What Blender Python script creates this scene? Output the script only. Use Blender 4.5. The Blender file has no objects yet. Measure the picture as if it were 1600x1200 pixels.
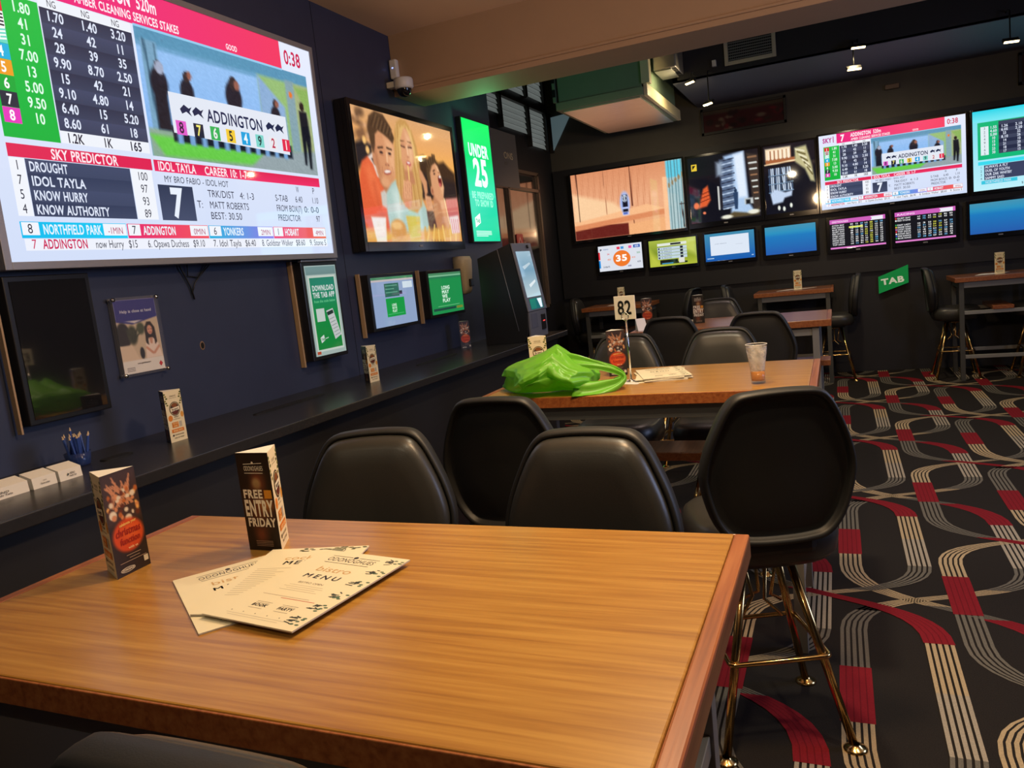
import bpy, bmesh, math, random
import numpy as np
from mathutils import Vector, Matrix

random.seed(7)
RNG = np.random.default_rng(7)
PI = math.pi
SC = bpy.context.scene
COL = SC.collection

# ------------------------------------------------------------------ camera
cam_d = bpy.data.cameras.new('camera')
cam_d.sensor_width = 36.0
cam_d.lens = 1198.0 / 1600.0 * 36.0
cam_d.clip_start = 0.02
cam_d.clip_end = 60
cam = bpy.data.objects.new('camera', cam_d)
COL.objects.link(cam)
_y = Vector((506, -227, 1198)).normalized()          # room's depth axis in camera space (x right, y down, z ahead)
_x = -Vector((-2780, 127, 1198)).normalized()
_x = (_x - _y * _x.dot(_y)).normalized()
_z = _x.cross(_y)
if _z.y > 0: _z = -_z
right = Vector((_x.x, _y.x, _z.x)); down = Vector((_x.y, _y.y, _z.y)); fwd = Vector((_x.z, _y.z, _z.z))
M4 = Matrix.Identity(4)
for i in range(3):
    M4[i][0] = right[i]; M4[i][1] = -down[i]; M4[i][2] = -fwd[i]
M4.translation = (0, 0, 1.56)
cam.matrix_world = M4
SC.camera = cam

# ------------------------------------------------------------------ world, lights, exposure
w = bpy.data.worlds.new('world'); SC.world = w; w.use_nodes = True
w.node_tree.nodes['Background'].inputs[0].default_value = (0.05, 0.055, 0.08, 1)
w.node_tree.nodes['Background'].inputs[1].default_value = 0.15
SC.view_settings.view_transform = 'Standard'
SC.view_settings.look = 'None'
SC.view_settings.exposure = 0.0
SC.view_settings.gamma = 1.0
SC.view_settings.use_curve_mapping = False

def area(name, loc, size, power, col, target=None, spread=PI):
    l = bpy.data.lights.new(name, 'AREA'); l.shape = 'DISK'; l.size = size; l.energy = power; l.color = col
    l.spread = spread
    o = bpy.data.objects.new(name, l); COL.objects.link(o); o.location = loc
    if target is not None:
        o.rotation_euler = (Vector(target) - Vector(loc)).to_track_quat('-Z', 'Y').to_euler()
    return o
def point(name, loc, r, power, col):
    l = bpy.data.lights.new(name, 'POINT'); l.shadow_soft_size = r; l.energy = power; l.color = col
    o = bpy.data.objects.new(name, l); COL.objects.link(o); o.location = loc
    return o
WARM = (1.0, 0.84, 0.58)
area('overhead_light', (-0.25, 0.85, 3.2), 0.16, 8, WARM, (-0.55, 0.98, 1.0), math.radians(130))
area('overhead_light', (-0.55, 2.95, 3.2), 0.16, 19, WARM, (-0.6, 3.2, 1.0), math.radians(130))
area('overhead_light', (0.95, 1.9, 3.2), 0.16, 11, WARM, (0.9, 2.0, 0), math.radians(130))
area('overhead_light', (1.3, 5.9, 3.9), 0.16, 22, (1.0, 0.82, 0.60), (0.9, 5.9, 0), math.radians(120))
area('overhead_light', (-0.8, 6.2, 3.9), 0.16, 10, (1.0, 0.74, 0.66), (-0.8, 6.0, 0), math.radians(120))
area('overhead_light', (0.2, 8.0, 3.0), 0.10, 11, (1.0, 0.80, 0.5), (0.4, 9.2, 1.0), math.radians(130))
area('overhead_light', (-1.6, 7.9, 3.0), 0.10, 8, (1.0, 0.80, 0.5), (-2.3, 9.2, 1.0), math.radians(130))
area('overhead_light', (-0.9, -0.9, 3.2), 0.16, 6, WARM, (-0.9, 0.9, 0.9), math.radians(140))  # added warm fill from behind the camera, no known fixture
point('pendant', (-0.27, 1.9, 2.42), 0.10, 82, (1.0, 0.66, 0.36))
area('cool_fill', (3.25, 3.7, 2.1), 1.6, 52, (0.50, 0.62, 1.0), (-2.8, 3.2, 1.6), PI)  # added bluish fill for side wall and stool rims, no screens there

# ------------------------------------------------------------------ colour helpers
def lin(c):
    c = np.asarray(c, float) / 255.0
    return np.where(c <= 0.04045, c / 12.92, ((c + 0.055) / 1.055) ** 2.4)
def hx(s): return tuple(int(s[i:i+2], 16) for i in (0, 2, 4))

# ------------------------------------------------------------------ materials
MATS = {}
def nodes(name):
    m = bpy.data.materials.new(name); m.use_nodes = True
    MATS[name] = m
    nt = m.node_tree
    return m, nt, nt.nodes['Principled BSDF']
def mat(name, col, rough=0.5, metal=0.0, spec=0.5, emit=None, es=1.0, trans=0.0, alpha=1.0, noise=0.0, nscale=40, bump=0.0, bscale=200, coat=0.0):
    m, nt, b = nodes(name)
    b.inputs['Base Color'].default_value = (*col, 1)
    b.inputs['Roughness'].default_value = rough
    b.inputs['Metallic'].default_value = metal
    b.inputs['Specular IOR Level'].default_value = spec
    b.inputs['Transmission Weight'].default_value = trans
    b.inputs['Alpha'].default_value = alpha
    b.inputs['Coat Weight'].default_value = coat
    b.inputs['Coat Roughness'].default_value = 0.12
    if emit is not None:
        b.inputs['Emission Color'].default_value = (*emit, 1)
        b.inputs['Emission Strength'].default_value = es
    tc = nt.nodes.new('ShaderNodeTexCoord')
    if noise > 0:
        n = nt.nodes.new('ShaderNodeTexNoise'); n.inputs['Scale'].default_value = nscale; n.inputs['Detail'].default_value = 4
        nt.links.new(tc.outputs['Object'], n.inputs['Vector'])
        r = nt.nodes.new('ShaderNodeMapRange')
        r.inputs[3].default_value = 1 - noise; r.inputs[4].default_value = 1 + noise
        nt.links.new(n.outputs['Fac'], r.inputs[0])
        mx = nt.nodes.new('ShaderNodeMix'); mx.data_type = 'RGBA'; mx.blend_type = 'MULTIPLY'
        mx.inputs[0].default_value = 1.0
        mx.inputs[6].default_value = (*col, 1)
        nt.links.new(r.outputs[0], mx.inputs[7])
        nt.links.new(mx.outputs[2], b.inputs['Base Color'])
    if bump > 0:
        n2 = nt.nodes.new('ShaderNodeTexNoise'); n2.inputs['Scale'].default_value = bscale; n2.inputs['Detail'].default_value = 3
        nt.links.new(tc.outputs['Object'], n2.inputs['Vector'])
        bp = nt.nodes.new('ShaderNodeBump'); bp.inputs['Strength'].default_value = bump; bp.inputs['Distance'].default_value = 0.002
        nt.links.new(n2.outputs['Fac'], bp.inputs['Height'])
        nt.links.new(bp.outputs[0], b.inputs['Normal'])
    return m

def wood(name, c_dark, c_mid, c_light, axis='X', rough=0.32):
    m, nt, b = nodes(name)
    tc = nt.nodes.new('ShaderNodeTexCoord')
    mp = nt.nodes.new('ShaderNodeMapping')
    mp.inputs['Scale'].default_value = (1.6, 40, 40) if axis == 'X' else (40, 1.6, 40)
    nt.links.new(tc.outputs['Object'], mp.inputs['Vector'])
    n1 = nt.nodes.new('ShaderNodeTexNoise'); n1.inputs['Scale'].default_value = 1.6; n1.inputs['Detail'].default_value = 6; n1.inputs['Distortion'].default_value = 0.35
    nt.links.new(mp.outputs[0], n1.inputs['Vector'])
    mp2 = nt.nodes.new('ShaderNodeMapping')
    mp2.inputs['Scale'].default_value = (6, 160, 160) if axis == 'X' else (160, 6, 160)
    nt.links.new(tc.outputs['Object'], mp2.inputs['Vector'])
    n2 = nt.nodes.new('ShaderNodeTexNoise'); n2.inputs['Scale'].default_value = 1.0; n2.inputs['Detail'].default_value = 3
    nt.links.new(mp2.outputs[0], n2.inputs['Vector'])
    add = nt.nodes.new('ShaderNodeMath'); add.operation = 'MULTIPLY_ADD'
    add.inputs[1].default_value = 0.45; nt.links.new(n2.outputs['Fac'], add.inputs[0]); nt.links.new(n1.outputs['Fac'], add.inputs[2])
    r = nt.nodes.new('ShaderNodeValToRGB')
    e = r.color_ramp.elements
    e[0].position = 0.48; e[0].color = (*c_dark, 1)
    e[1].position = 0.92; e[1].color = (*c_light, 1)
    k = e.new(0.68); k.color = (*c_mid, 1)
    nt.links.new(add.outputs[0], r.inputs[0])
    nt.links.new(r.outputs[0], b.inputs['Base Color'])
    b.inputs['Roughness'].default_value = rough
    b.inputs['Coat Weight'].default_value = 0.30
    b.inputs['Coat Roughness'].default_value = 0.20
    bp = nt.nodes.new('ShaderNodeBump'); bp.inputs['Strength'].default_value = 0.12; bp.inputs['Distance'].default_value = 0.001
    nt.links.new(n2.outputs['Fac'], bp.inputs['Height']); nt.links.new(bp.outputs[0], b.inputs['Normal'])
    return m

def attr_mat(name, emissive, rough=0.5, spec=0.5, strength=1.0):
    m, nt, b = nodes(name)
    a = nt.nodes.new('ShaderNodeVertexColor'); a.layer_name = 'Col'
    b.inputs['Roughness'].default_value = rough
    b.inputs['Specular IOR Level'].default_value = spec
    if emissive:
        b.inputs['Base Color'].default_value = (0.006, 0.006, 0.008, 1)
        nt.links.new(a.outputs[0], b.inputs['Emission Color'])
        b.inputs['Emission Strength'].default_value = strength
    else:
        nt.links.new(a.outputs[0], b.inputs['Base Color'])
    return m

mat('wall_navy', (0.033, 0.041, 0.084), 0.40, noise=0.12, nscale=8, bump=0.05, bscale=120)
mat('wall_black', (0.014, 0.014, 0.018), 0.5, noise=0.15, nscale=10)
mat('wall_upper', (0.075, 0.066, 0.052), 0.6, noise=0.15, nscale=6)
mat('soffit_blue', (0.11, 0.12, 0.17), 0.55)
mat('bulkhead', (0.02, 0.02, 0.024), 0.6)
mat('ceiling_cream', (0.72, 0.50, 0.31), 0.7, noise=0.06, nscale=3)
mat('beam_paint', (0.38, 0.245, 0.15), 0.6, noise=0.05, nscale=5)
mat('counter_black', (0.022, 0.021, 0.022), 0.27, noise=0.2, nscale=60, bump=0.04, bscale=300)
mat('fascia_black', (0.012, 0.011, 0.012), 0.55)
mat('plastic_black', (0.012, 0.012, 0.014), 0.32)
mat('bezel_gloss', (0.010, 0.010, 0.013), 0.10)
mat('bezel_silver', (0.33, 0.33, 0.36), 0.35, metal=0.4)
mat('bezel_grey', (0.15, 0.16, 0.20), 0.35)
mat('tan_edge', (0.40, 0.27, 0.16), 0.6)
mat('vinyl_black', (0.030, 0.029, 0.026), 0.36, bump=0.12, bscale=420)
mat('vinyl_back', (0.012, 0.012, 0.012), 0.5, bump=0.10, bscale=420)
mat('brass', (0.62, 0.42, 0.17), 0.18, metal=1.0)
mat('steel_grey', (0.24, 0.24, 0.23), 0.45, metal=0.3)
mat('steel_dark', (0.10, 0.10, 0.09), 0.42, metal=0.5)
mat('steel_light', (0.42, 0.42, 0.38), 0.35, metal=0.6)
mat('chrome', (0.75, 0.75, 0.74), 0.12, metal=1.0)
mat('paper', (0.82, 0.78, 0.70), 0.65)
mat('paper_edge', (0.60, 0.55, 0.47), 0.7)
mat('white_plastic', (0.72, 0.70, 0.66), 0.35)
mat('cream_plastic', (0.60, 0.52, 0.38), 0.4)
mat('red_plastic', (0.45, 0.03, 0.03), 0.4)
mat('green_duct', (0.20, 0.28, 0.19), 0.5, noise=0.1, nscale=4)
mat('flange_cream', (0.70, 0.62, 0.40), 0.4)
mat('lamp_black', (0.02, 0.02, 0.02), 0.4)
mat('lamp_glow', (0.9, 0.8, 0.5), 0.4, emit=(1.0, 0.74, 0.36), es=7.0)
mat('led_blue', (0.1, 0.2, 0.9), 0.4, emit=(0.25, 0.35, 1.0), es=3.0)
mat('led_red', (0.9, 0.1, 0.1), 0.4, emit=(1.0, 0.06, 0.05), es=1.2)
mat('glass_dark', (0.010, 0.010, 0.012), 0.04, spec=1.0, coat=1.0)
mat('louvre_glass', (0.20, 0.21, 0.20), 0.25, emit=(0.115, 0.13, 0.125), es=0.8, noise=0.25, nscale=14)
mat('lit_patch_glow', (0.16, 0.2, 0.21), 0.3, emit=(0.10, 0.15, 0.165), es=0.5)  # emission imitates light falling on the far wall
mat('frame_dark', (0.016, 0.014, 0.013), 0.5)
mat('frame_bronze', (0.16, 0.11, 0.08), 0.4, metal=0.3)
mat('pencil_blue', (0.03, 0.07, 0.30), 0.4)
mat('pencil_wood', (0.60, 0.45, 0.28), 0.6)
mat('smoke_acrylic', (0.03, 0.06, 0.22), 0.12, alpha=0.55)
mat('clear_acrylic', (0.5, 0.5, 0.55), 0.05, alpha=0.04)
mat('hole_black', (0.002, 0.002, 0.002), 0.9)
mat('hole_rim', (0.20, 0.12, 0.07), 0.7)
mat('cable', (0.008, 0.008, 0.008), 0.5)
mat('grommet', (0.004, 0.004, 0.005), 0.6)
mat('board_grey', (0.13, 0.12, 0.125), 0.5)
mat('beer', (0.62, 0.22, 0.02), 0.15)
mat('napkin', (0.8, 0.78, 0.8), 0.8)
wood('wood_top', (0.27, 0.115, 0.020), (0.36, 0.168, 0.028), (0.45, 0.235, 0.046), 'X')
wood('wood_edge', (0.20, 0.052, 0.015), (0.29, 0.085, 0.024), (0.37, 0.13, 0.04), 'Y', 0.36)
wood('wood_red', (0.16, 0.05, 0.022), (0.24, 0.085, 0.034), (0.32, 0.13, 0.055), 'X')
attr_mat('pic_screen', True, 0.035, 1.0, 1.0)
attr_mat('pic_lightbox', True, 0.10, 0.5, 1.25)
attr_mat('pic_dim', True, 0.08, 0.5, 0.75)
attr_mat('pic_paper', False, 0.5)
attr_mat('pic_matte', False, 0.6, 0.3)

# silver foil of the duct
m, nt, b = nodes('duct_foil')
tc = nt.nodes.new('ShaderNodeTexCoord'); n = nt.nodes.new('ShaderNodeTexNoise'); n.inputs['Scale'].default_value = 5; n.inputs['Detail'].default_value = 5
mp = nt.nodes.new('ShaderNodeMapping'); mp.inputs['Scale'].default_value = (1, 6, 1)
nt.links.new(tc.outputs['Object'], mp.inputs[0]); nt.links.new(mp.outputs[0], n.inputs['Vector'])
bp = nt.nodes.new('ShaderNodeBump'); bp.inputs['Strength'].default_value = 0.35; bp.inputs['Distance'].default_value = 0.01
nt.links.new(n.outputs['Fac'], bp.inputs['Height']); nt.links.new(bp.outputs[0], b.inputs['Normal'])
b.inputs['Base Color'].default_value = (0.74, 0.68, 0.64, 1); b.inputs['Metallic'].default_value = 0.85; b.inputs['Roughness'].default_value = 0.33

# carpet pile and its inlaid stripes
def carpet(name, col, amp=0.45):
    m = mat(name, col, 0.95, spec=0.1, noise=amp, nscale=260, bump=0.5, bscale=500)
    return m
carpet('carpet_base', (0.019, 0.0165, 0.0155), 0.6)
carpet('carpet_cream', (0.40, 0.31, 0.19)); carpet('carpet_grey', (0.135, 0.125, 0.105)); carpet('carpet_red', (0.20, 0.012, 0.020), 0.3)
carpet('carpet_white', (0.33, 0.29, 0.23)); carpet('carpet_darkred', (0.135, 0.009, 0.015), 0.3)

# green bag film
m, nt, b = nodes('bag_green')
b.inputs['Base Color'].default_value = (0.22, 0.60, 0.05, 1); b.inputs['Roughness'].default_value = 0.34
tl = nt.nodes.new('ShaderNodeBsdfTranslucent'); tl.inputs[0].default_value = (0.32, 0.74, 0.06, 1)
mx = nt.nodes.new('ShaderNodeMixShader'); mx.inputs[0].default_value = 0.38
out = nt.nodes['Material Output']
nt.links.new(b.outputs[0], mx.inputs[1]); nt.links.new(tl.outputs[0], mx.inputs[2]); nt.links.new(mx.outputs[0], out.inputs[0])
# drinking glass
m, nt, b = nodes('glass_clear')
b.inputs['Base Color'].default_value = (0.25, 0.25, 0.25, 1); b.inputs['Roughness'].default_value = 0.03; b.inputs['Alpha'].default_value = 0.16
# foam left on the inside of the glass
m, nt, b = nodes('foam_film')
b.inputs['Base Color'].default_value = (0.85, 0.82, 0.78, 1); b.inputs['Roughness'].default_value = 0.8
tc = nt.nodes.new('ShaderNodeTexCoord'); n = nt.nodes.new('ShaderNodeTexNoise'); n.inputs['Scale'].default_value = 38; n.inputs['Detail'].default_value = 5
nt.links.new(tc.outputs['Object'], n.inputs['Vector'])
r = nt.nodes.new('ShaderNodeMapRange'); r.inputs[1].default_value = 0.36; r.inputs[2].default_value = 0.62; r.inputs[3].default_value = 0.12; r.inputs[4].default_value = 0.75
nt.links.new(n.outputs['Fac'], r.inputs[0]); nt.links.new(r.outputs[0], b.inputs['Alpha'])

# ------------------------------------------------------------------ mesh builder
class MB:
    def __init__(s): s.v = []; s.f = []; s.m = []; s.s = []; s.mats = []
    def mi(s, name):
        if name not in s.mats: s.mats.append(name)
        return s.mats.index(name)
    def add(s, vs, fs, mname, smooth=False):
        o = len(s.v); s.v.extend([tuple(map(float, p)) for p in vs]); k = s.mi(mname)
        for f in fs:
            s.f.append(tuple(i + o for i in f)); s.m.append(k); s.s.append(smooth)
        return s
    def box(s, x0, x1, y0, y1, z0, z1, m, bev=0.0, seg=2):
        bm = bmesh.new(); bmesh.ops.create_cube(bm, size=1.0)
        for v in bm.verts:
            v.co = Vector(((x0 + x1) / 2 + v.co.x * (x1 - x0), (y0 + y1) / 2 + v.co.y * (y1 - y0), (z0 + z1) / 2 + v.co.z * (z1 - z0)))
        if bev > 0: bmesh.ops.bevel(bm, geom=bm.edges[:], offset=bev, segments=seg, affect='EDGES', profile=0.5)
        s.bm(bm, m); return s
    def bm(s, bm, m, smooth=False):
        bm.verts.index_update()
        s.add([v.co[:] for v in bm.verts], [[v.index for v in f.verts] for f in bm.faces], m, smooth); bm.free()
    def prism(s, pts, axis, a, b, m):
        """polygon in the two other axes, extruded along axis from a to b"""
        n = len(pts); k = 'xyz'.index(axis)
        def mk(p, t):
            q = list(p); q.insert(k, t); return q
        vs = [mk(p, a) for p in pts] + [mk(p, b) for p in pts]
        fs = [tuple(range(n - 1, -1, -1)), tuple(range(n, 2 * n))] + [(i, (i + 1) % n, n + (i + 1) % n, n + i) for i in range(n)]
        s.add(vs, fs, m); return s
    def rings(s, rings, m, smooth=True, closed=True, cap0=False, cap1=False):
        n = len(rings[0]); vs = [p for r in rings for p in r]; fs = []
        for i in range(len(rings) - 1):
            for j in range(n if closed else n - 1):
                fs.append((i * n + j, i * n + (j + 1) % n, (i + 1) * n + (j + 1) % n, (i + 1) * n + j))
        if cap0: fs.append(tuple(range(n - 1, -1, -1)))
        if cap1: fs.append(tuple(range((len(rings) - 1) * n, len(rings) * n)))
        s.add(vs, fs, m, smooth); return s
    def tube(s, pts, r, m, n=10, closed=False, caps=True):
        pts = [Vector(p) for p in pts]; N = len(pts)
        rr = r if isinstance(r, (list, tuple)) else [r] * N
        rings = []; up = None
        for i, p in enumerate(pts):
            a = pts[(i - 1) % N] if (closed or i > 0) else p; b = pts[(i + 1) % N] if (closed or i < N - 1) else p
            d = (b - a).normalized()
            if up is None: up = Vector((0, 0, 1)) if abs(d.z) < 0.9 else Vector((1, 0, 0))
            u = (up - d * up.dot(d)).normalized(); up = u; v = d.cross(u)
            rings.append([p + (u * math.cos(t) + v * math.sin(t)) * rr[i] for t in np.linspace(0, 2 * PI, n, endpoint=False)])
        if closed: rings.append(rings[0])
        s.rings(rings, m, True, True, caps and not closed, caps and not closed); return s
    def lathe(s, prof, m, n=32, c=(0, 0), cap0=True, cap1=False):
        rings = [[(c[0] + r * math.cos(t), c[1] + r * math.sin(t), z) for t in np.linspace(0, 2 * PI, n, endpoint=False)] for r, z in prof]
        s.rings(rings, m, True, True, cap0, cap1); return s
    def build(s, name, parent=None, loc=None, rot=None):
        me = bpy.data.meshes.new(name)
        me.from_pydata(s.v, [], s.f); me.validate(clean_customdata=False)
        for k in s.mats: me.materials.append(MATS[k])
        if len(me.polygons) == len(s.f):
            me.polygons.foreach_set('material_index', s.m); me.polygons.foreach_set('use_smooth', s.s)
        me.update()
        o = bpy.data.objects.new(name, me); COL.objects.link(o)
        if parent: o.parent = parent
        if loc: o.location = loc
        if rot: o.rotation_euler = rot
        return o

def tag(o, label, cat, group=None, kind=None):
    o['label'] = label; o['category'] = cat
    if group: o['group'] = group
    if kind: o['kind'] = kind
    return o
def thing(name, label, cat, loc=(0, 0, 0), rotz=0.0, group=None):
    o = bpy.data.objects.new(name, None); COL.objects.link(o)
    o.empty_display_size = 0.1
    o.location = loc; o.rotation_euler = (0, 0, rotz)
    return tag(o, label, cat, group)
def struct(o, label=None):
    o['kind'] = 'structure'
    if label: o['label'] = label
    return o
def dup(root, loc, rotz, label, group=None):
    r = root.copy(); COL.objects.link(r); r.location = loc; r.rotation_euler = (0, 0, rotz); r['label'] = label
    if group: r['group'] = group
    for ch in list(root.children):
        c = ch.copy(); COL.objects.link(c); c.parent = r
        for g in list(ch.children):
            d = g.copy(); COL.objects.link(d); d.parent = c
    return r

# ------------------------------------------------------------------ lettering from the built-in font
CH = "ABCDEFGHIJKLMNOPQRSTUVWXYZabcdefghijklmnopqrstuvwxyz0123456789.,:-/()$'&!"
GL = {}
def make_glyphs():
    objs = []
    def mk(txt, off):
        c = bpy.data.curves.new('t', 'FONT'); c.body = txt; c.size = 1.0; c.offset = off; c.resolution_u = 3
        o = bpy.data.objects.new('t', c); COL.objects.link(o); objs.append(o); return o
    A = {}
    for wgt, off in ((0, 0.0), (1, 0.022), (2, 0.04)):
        for ch in CH: A[(wgt, ch)] = mk(ch, off)
    B = {ch: mk('H' + ch + 'H', 0.0) for ch in CH}; hh = mk('HH', 0.0)
    bpy.context.view_layer.update()
    dg = bpy.context.evaluated_depsgraph_get()
    def me_of(o):
        e = o.evaluated_get(dg); me = e.to_mesh()
        vs = np.zeros(len(me.vertices) * 3); me.vertices.foreach_get('co', vs); vs = vs.reshape(-1, 3)[:, :2].copy()
        fs = [tuple(p.vertices) for p in me.polygons]; e.to_mesh_clear(); return vs, fs
    wid = lambda o: (lambda v: v[:, 0].max() - v[:, 0].min())(me_of(o)[0])
    w0 = wid(hh)
    for k, o in A.items(): GL[k] = (*me_of(o), wid(B[k[1]]) - w0)
    for wgt, off in ((1, 0.022), (2, 0.04)):             # the heavy M fills its notches: thicken it from shifted light ones instead
        v0, f0, adv = GL[(0, 'M')]; sh = [(-off, 0), (0, 0), (off, 0)]
        GL[(wgt, 'M')] = (np.concatenate([v0 + np.array(q) for q in sh]), [tuple(i + k * len(v0) for i in f) for k in range(3) for f in f0], adv)
    for o in objs:
        c = o.data; bpy.data.objects.remove(o); bpy.data.curves.remove(c)
make_glyphs()
CAPH = GL[(0, 'H')][0][:, 1].max()

# ------------------------------------------------------------------ flat pictures: print and screens
class Pic:
    """w x h drawing units, origin top left, on a W x Hh metre panel that faces local -Y"""
    def __init__(s, W, Hh, w, h, bg=None, eps=0.0004):
        s.W, s.H, s.w, s.h, s.eps = W, Hh, w, h, eps
        s.v = []; s.f = []; s.c = []
        if bg is not None: s.rect(0, 0, w, h, bg, L=0)
    def P(s, x, y, L): return ((x / s.w - 0.5) * s.W, -L * s.eps, (0.5 - y / s.h) * s.H)
    def raw(s, pts, faces, cols, L):
        o = len(s.v); s.v.extend([s.P(x, y, L) for x, y in pts]); s.f.extend([tuple(i + o for i in f) for f in faces]); s.c.extend(cols)
    def poly(s, pts, col, L=1, cols=None):
        k = [tuple(lin(c)) for c in cols] if cols else [tuple(lin(col))] * len(pts)
        s.raw(pts, [tuple(range(len(pts) - 1, -1, -1))], k, L)
    def rect(s, x0, y0, x1, y1, col, L=1, c2=None, horiz=False):
        a, b = col, (c2 if c2 is not None else col)
        cols = [a, b, b, a] if horiz else [a, a, b, b]
        s.poly([(x0, y0), (x1, y0), (x1, y1), (x0, y1)], None, L, cols)
    def ell(s, cx, cy, rx, ry, col, L=1, n=28):
        s.poly([(cx + rx * math.cos(t), cy + ry * math.sin(t)) for t in np.linspace(0, 2 * PI, n, endpoint=False)], col, L)
    def ring(s, cx, cy, rx, ry, th, col, L=1, n=32):
        T = np.linspace(0, 2 * PI, n, endpoint=False)
        pts = [(cx + rx * math.cos(t), cy + ry * math.sin(t)) for t in T] + [(cx + (rx - th) * math.cos(t), cy + (ry - th) * math.sin(t)) for t in T]
        s.raw(pts, [(i, n + i, n + (i + 1) % n, (i + 1) % n) for i in range(n)], [tuple(lin(col))] * len(pts), L)
    def line(s, x0, y0, x1, y1, th, col, L=2):
        d = math.hypot(x1 - x0, y1 - y0) or 1; nx, ny = -(y1 - y0) / d * th / 2, (x1 - x0) / d * th / 2
        s.poly([(x0 - nx, y0 - ny), (x1 - nx, y1 - ny), (x1 + nx, y1 + ny), (x0 + nx, y0 + ny)], col, L)
    def text(s, t, x, y, cap, col, L=3, wgt=0, width=None, al='l', rot=0.0, track=0.0, slant=0.0):
        """baseline (x, y), capital height cap; width squeezes the line to fit"""
        k = cap / CAPH; tot = 0; track = track + (0, .03, .06)[wgt]
        for ch in t: tot += (0.32 if ch == ' ' else GL[(wgt, ch)][2]) + track
        sx = k if width is None else width / max(tot, 1e-6)
        if al == 'c': x0 = -tot * sx / 2
        elif al == 'r': x0 = -tot * sx
        else: x0 = 0.0
        ca, sa = math.cos(rot), math.sin(rot); c = tuple(lin(col)); pen = 0.0
        asp = (s.W / s.w) / (s.H / s.h)
        for ch in t:
            if ch == ' ': pen += 0.32 + track; continue
            vs, fs, adv = GL[(wgt, ch)]
            pts = []
            for vx, vy in vs:
                px = x0 + (pen + vx + slant * vy) * sx; py = -vy * k
                pts.append((x + px * ca - py * sa, y + px * sa + py * ca))
            s.raw(pts, fs, [c] * len(pts), L); pen += adv + track
    def raster(s, R, x0, y0, x1, y1, L=1):
        hh, ww, _ = R.shape
        xs = np.linspace(x0, x1, ww); ys = np.linspace(y0, y1, hh)
        pts = [(x, y) for y in ys for x in xs]
        fs = [(j * ww + i, (j + 1) * ww + i, (j + 1) * ww + i + 1, j * ww + i + 1) for j in range(hh - 1) for i in range(ww - 1)]
        s.raw(pts, fs, [tuple(c) for c in lin(np.clip(R, 0, 255)).reshape(-1, 3)], L)
    def build(s, name, mname, parent=None, loc=None, rot=None):
        me = bpy.data.meshes.new(name); me.from_pydata(s.v, [], s.f)
        a = me.attributes.new('Col', 'FLOAT_COLOR', 'POINT')
        c = np.ones((len(s.v), 4)); c[:, :3] = np.array(s.c); a.data.foreach_set('color', c.ravel())
        me.materials.append(MATS[mname]); me.update()
        o = bpy.data.objects.new(name, me); COL.objects.link(o)
        if parent: o.parent = parent
        if loc: o.location = loc
        if rot: o.rotation_euler = rot
        return o

class Ras:
    """soft procedural painting on a numpy grid, later carried by the vertices of a picture"""
    def __init__(s, w, h, W, H, col):
        s.X, s.Y = np.meshgrid(np.linspace(0, W, w), np.linspace(0, H, h)); s.W, s.H = W, H
        s.A = np.zeros((h, w, 3)) + np.array(col, float)
    def mixin(s, a, col):
        a = np.clip(a, 0, 1)[..., None]; s.A = s.A * (1 - a) + np.array(col, float) * a; return s
    def el(s, cx, cy, rx, ry, col, rot=0, soft=0.15, op=1.0):
        c, n = math.cos(rot), math.sin(rot); u = ((s.X - cx) * c + (s.Y - cy) * n) / rx; v = (-(s.X - cx) * n + (s.Y - cy) * c) / ry
        return s.mixin(op * (0.5 - (np.sqrt(u * u + v * v) - 1) / soft), col)
    def ln(s, x0, y0, x1, y1, th, col, soft=0.3, op=1.0):
        dx, dy = x1 - x0, y1 - y0; t = np.clip(((s.X - x0) * dx + (s.Y - y0) * dy) / (dx * dx + dy * dy + 1e-9), 0, 1)
        d = np.hypot(s.X - x0 - t * dx, s.Y - y0 - t * dy)
        return s.mixin(op * (0.5 - (d / (th / 2) - 1) / (2 * soft)), col)
    def po(s, pts, col, soft=0.4, op=1.0):
        ins = np.zeros(s.X.shape, bool); dm = np.full(s.X.shape, 1e9); n = len(pts)
        for i in range(n):
            (x0, y0), (x1, y1) = pts[i], pts[(i + 1) % n]
            if y0 != y1: ins ^= ((y0 > s.Y) != (y1 > s.Y)) & (s.X < (x1 - x0) * (s.Y - y0) / (y1 - y0) + x0)
            dx, dy = x1 - x0, y1 - y0; t = np.clip(((s.X - x0) * dx + (s.Y - y0) * dy) / (dx * dx + dy * dy + 1e-9), 0, 1)
            dm = np.minimum(dm, np.hypot(s.X - x0 - t * dx, s.Y - y0 - t * dy))
        return s.mixin(op * (0.5 + np.where(ins, dm, -dm) / (2 * soft)), col)
    def rc(s, x0, y0, x1, y1, col, soft=0.3, op=1.0):
        d = np.minimum(np.minimum(s.X - x0, x1 - s.X), np.minimum(s.Y - y0, y1 - s.Y)); return s.mixin(op * (0.5 + d / (2 * soft)), col)
    def vg(s, stops):
        ys = [p for p, _ in stops]
        for k in range(3): s.A[..., k] = np.interp(s.Y / s.H, ys, [c[k] for _, c in stops])
        return s
    def bl(s, k=1):
        for _ in range(k):
            P = np.pad(s.A, ((1, 1), (1, 1), (0, 0)), 'edge'); s.A = (P[:-2, 1:-1] + P[2:, 1:-1] + P[1:-1, :-2] + P[1:-1, 2:] + 4 * P[1:-1, 1:-1]) / 8
        return s
    def no(s, amp, rng=RNG):
        s.A = s.A + rng.normal(0, amp, s.A.shape[:2])[..., None]; return s

# ================================================================== ROOM SHELL
XW, XR, XE, YF, YB = -2.806, -3.36, 3.4, 9.75, -2.6
ZC, ZH = 3.28, 4.05
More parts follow.
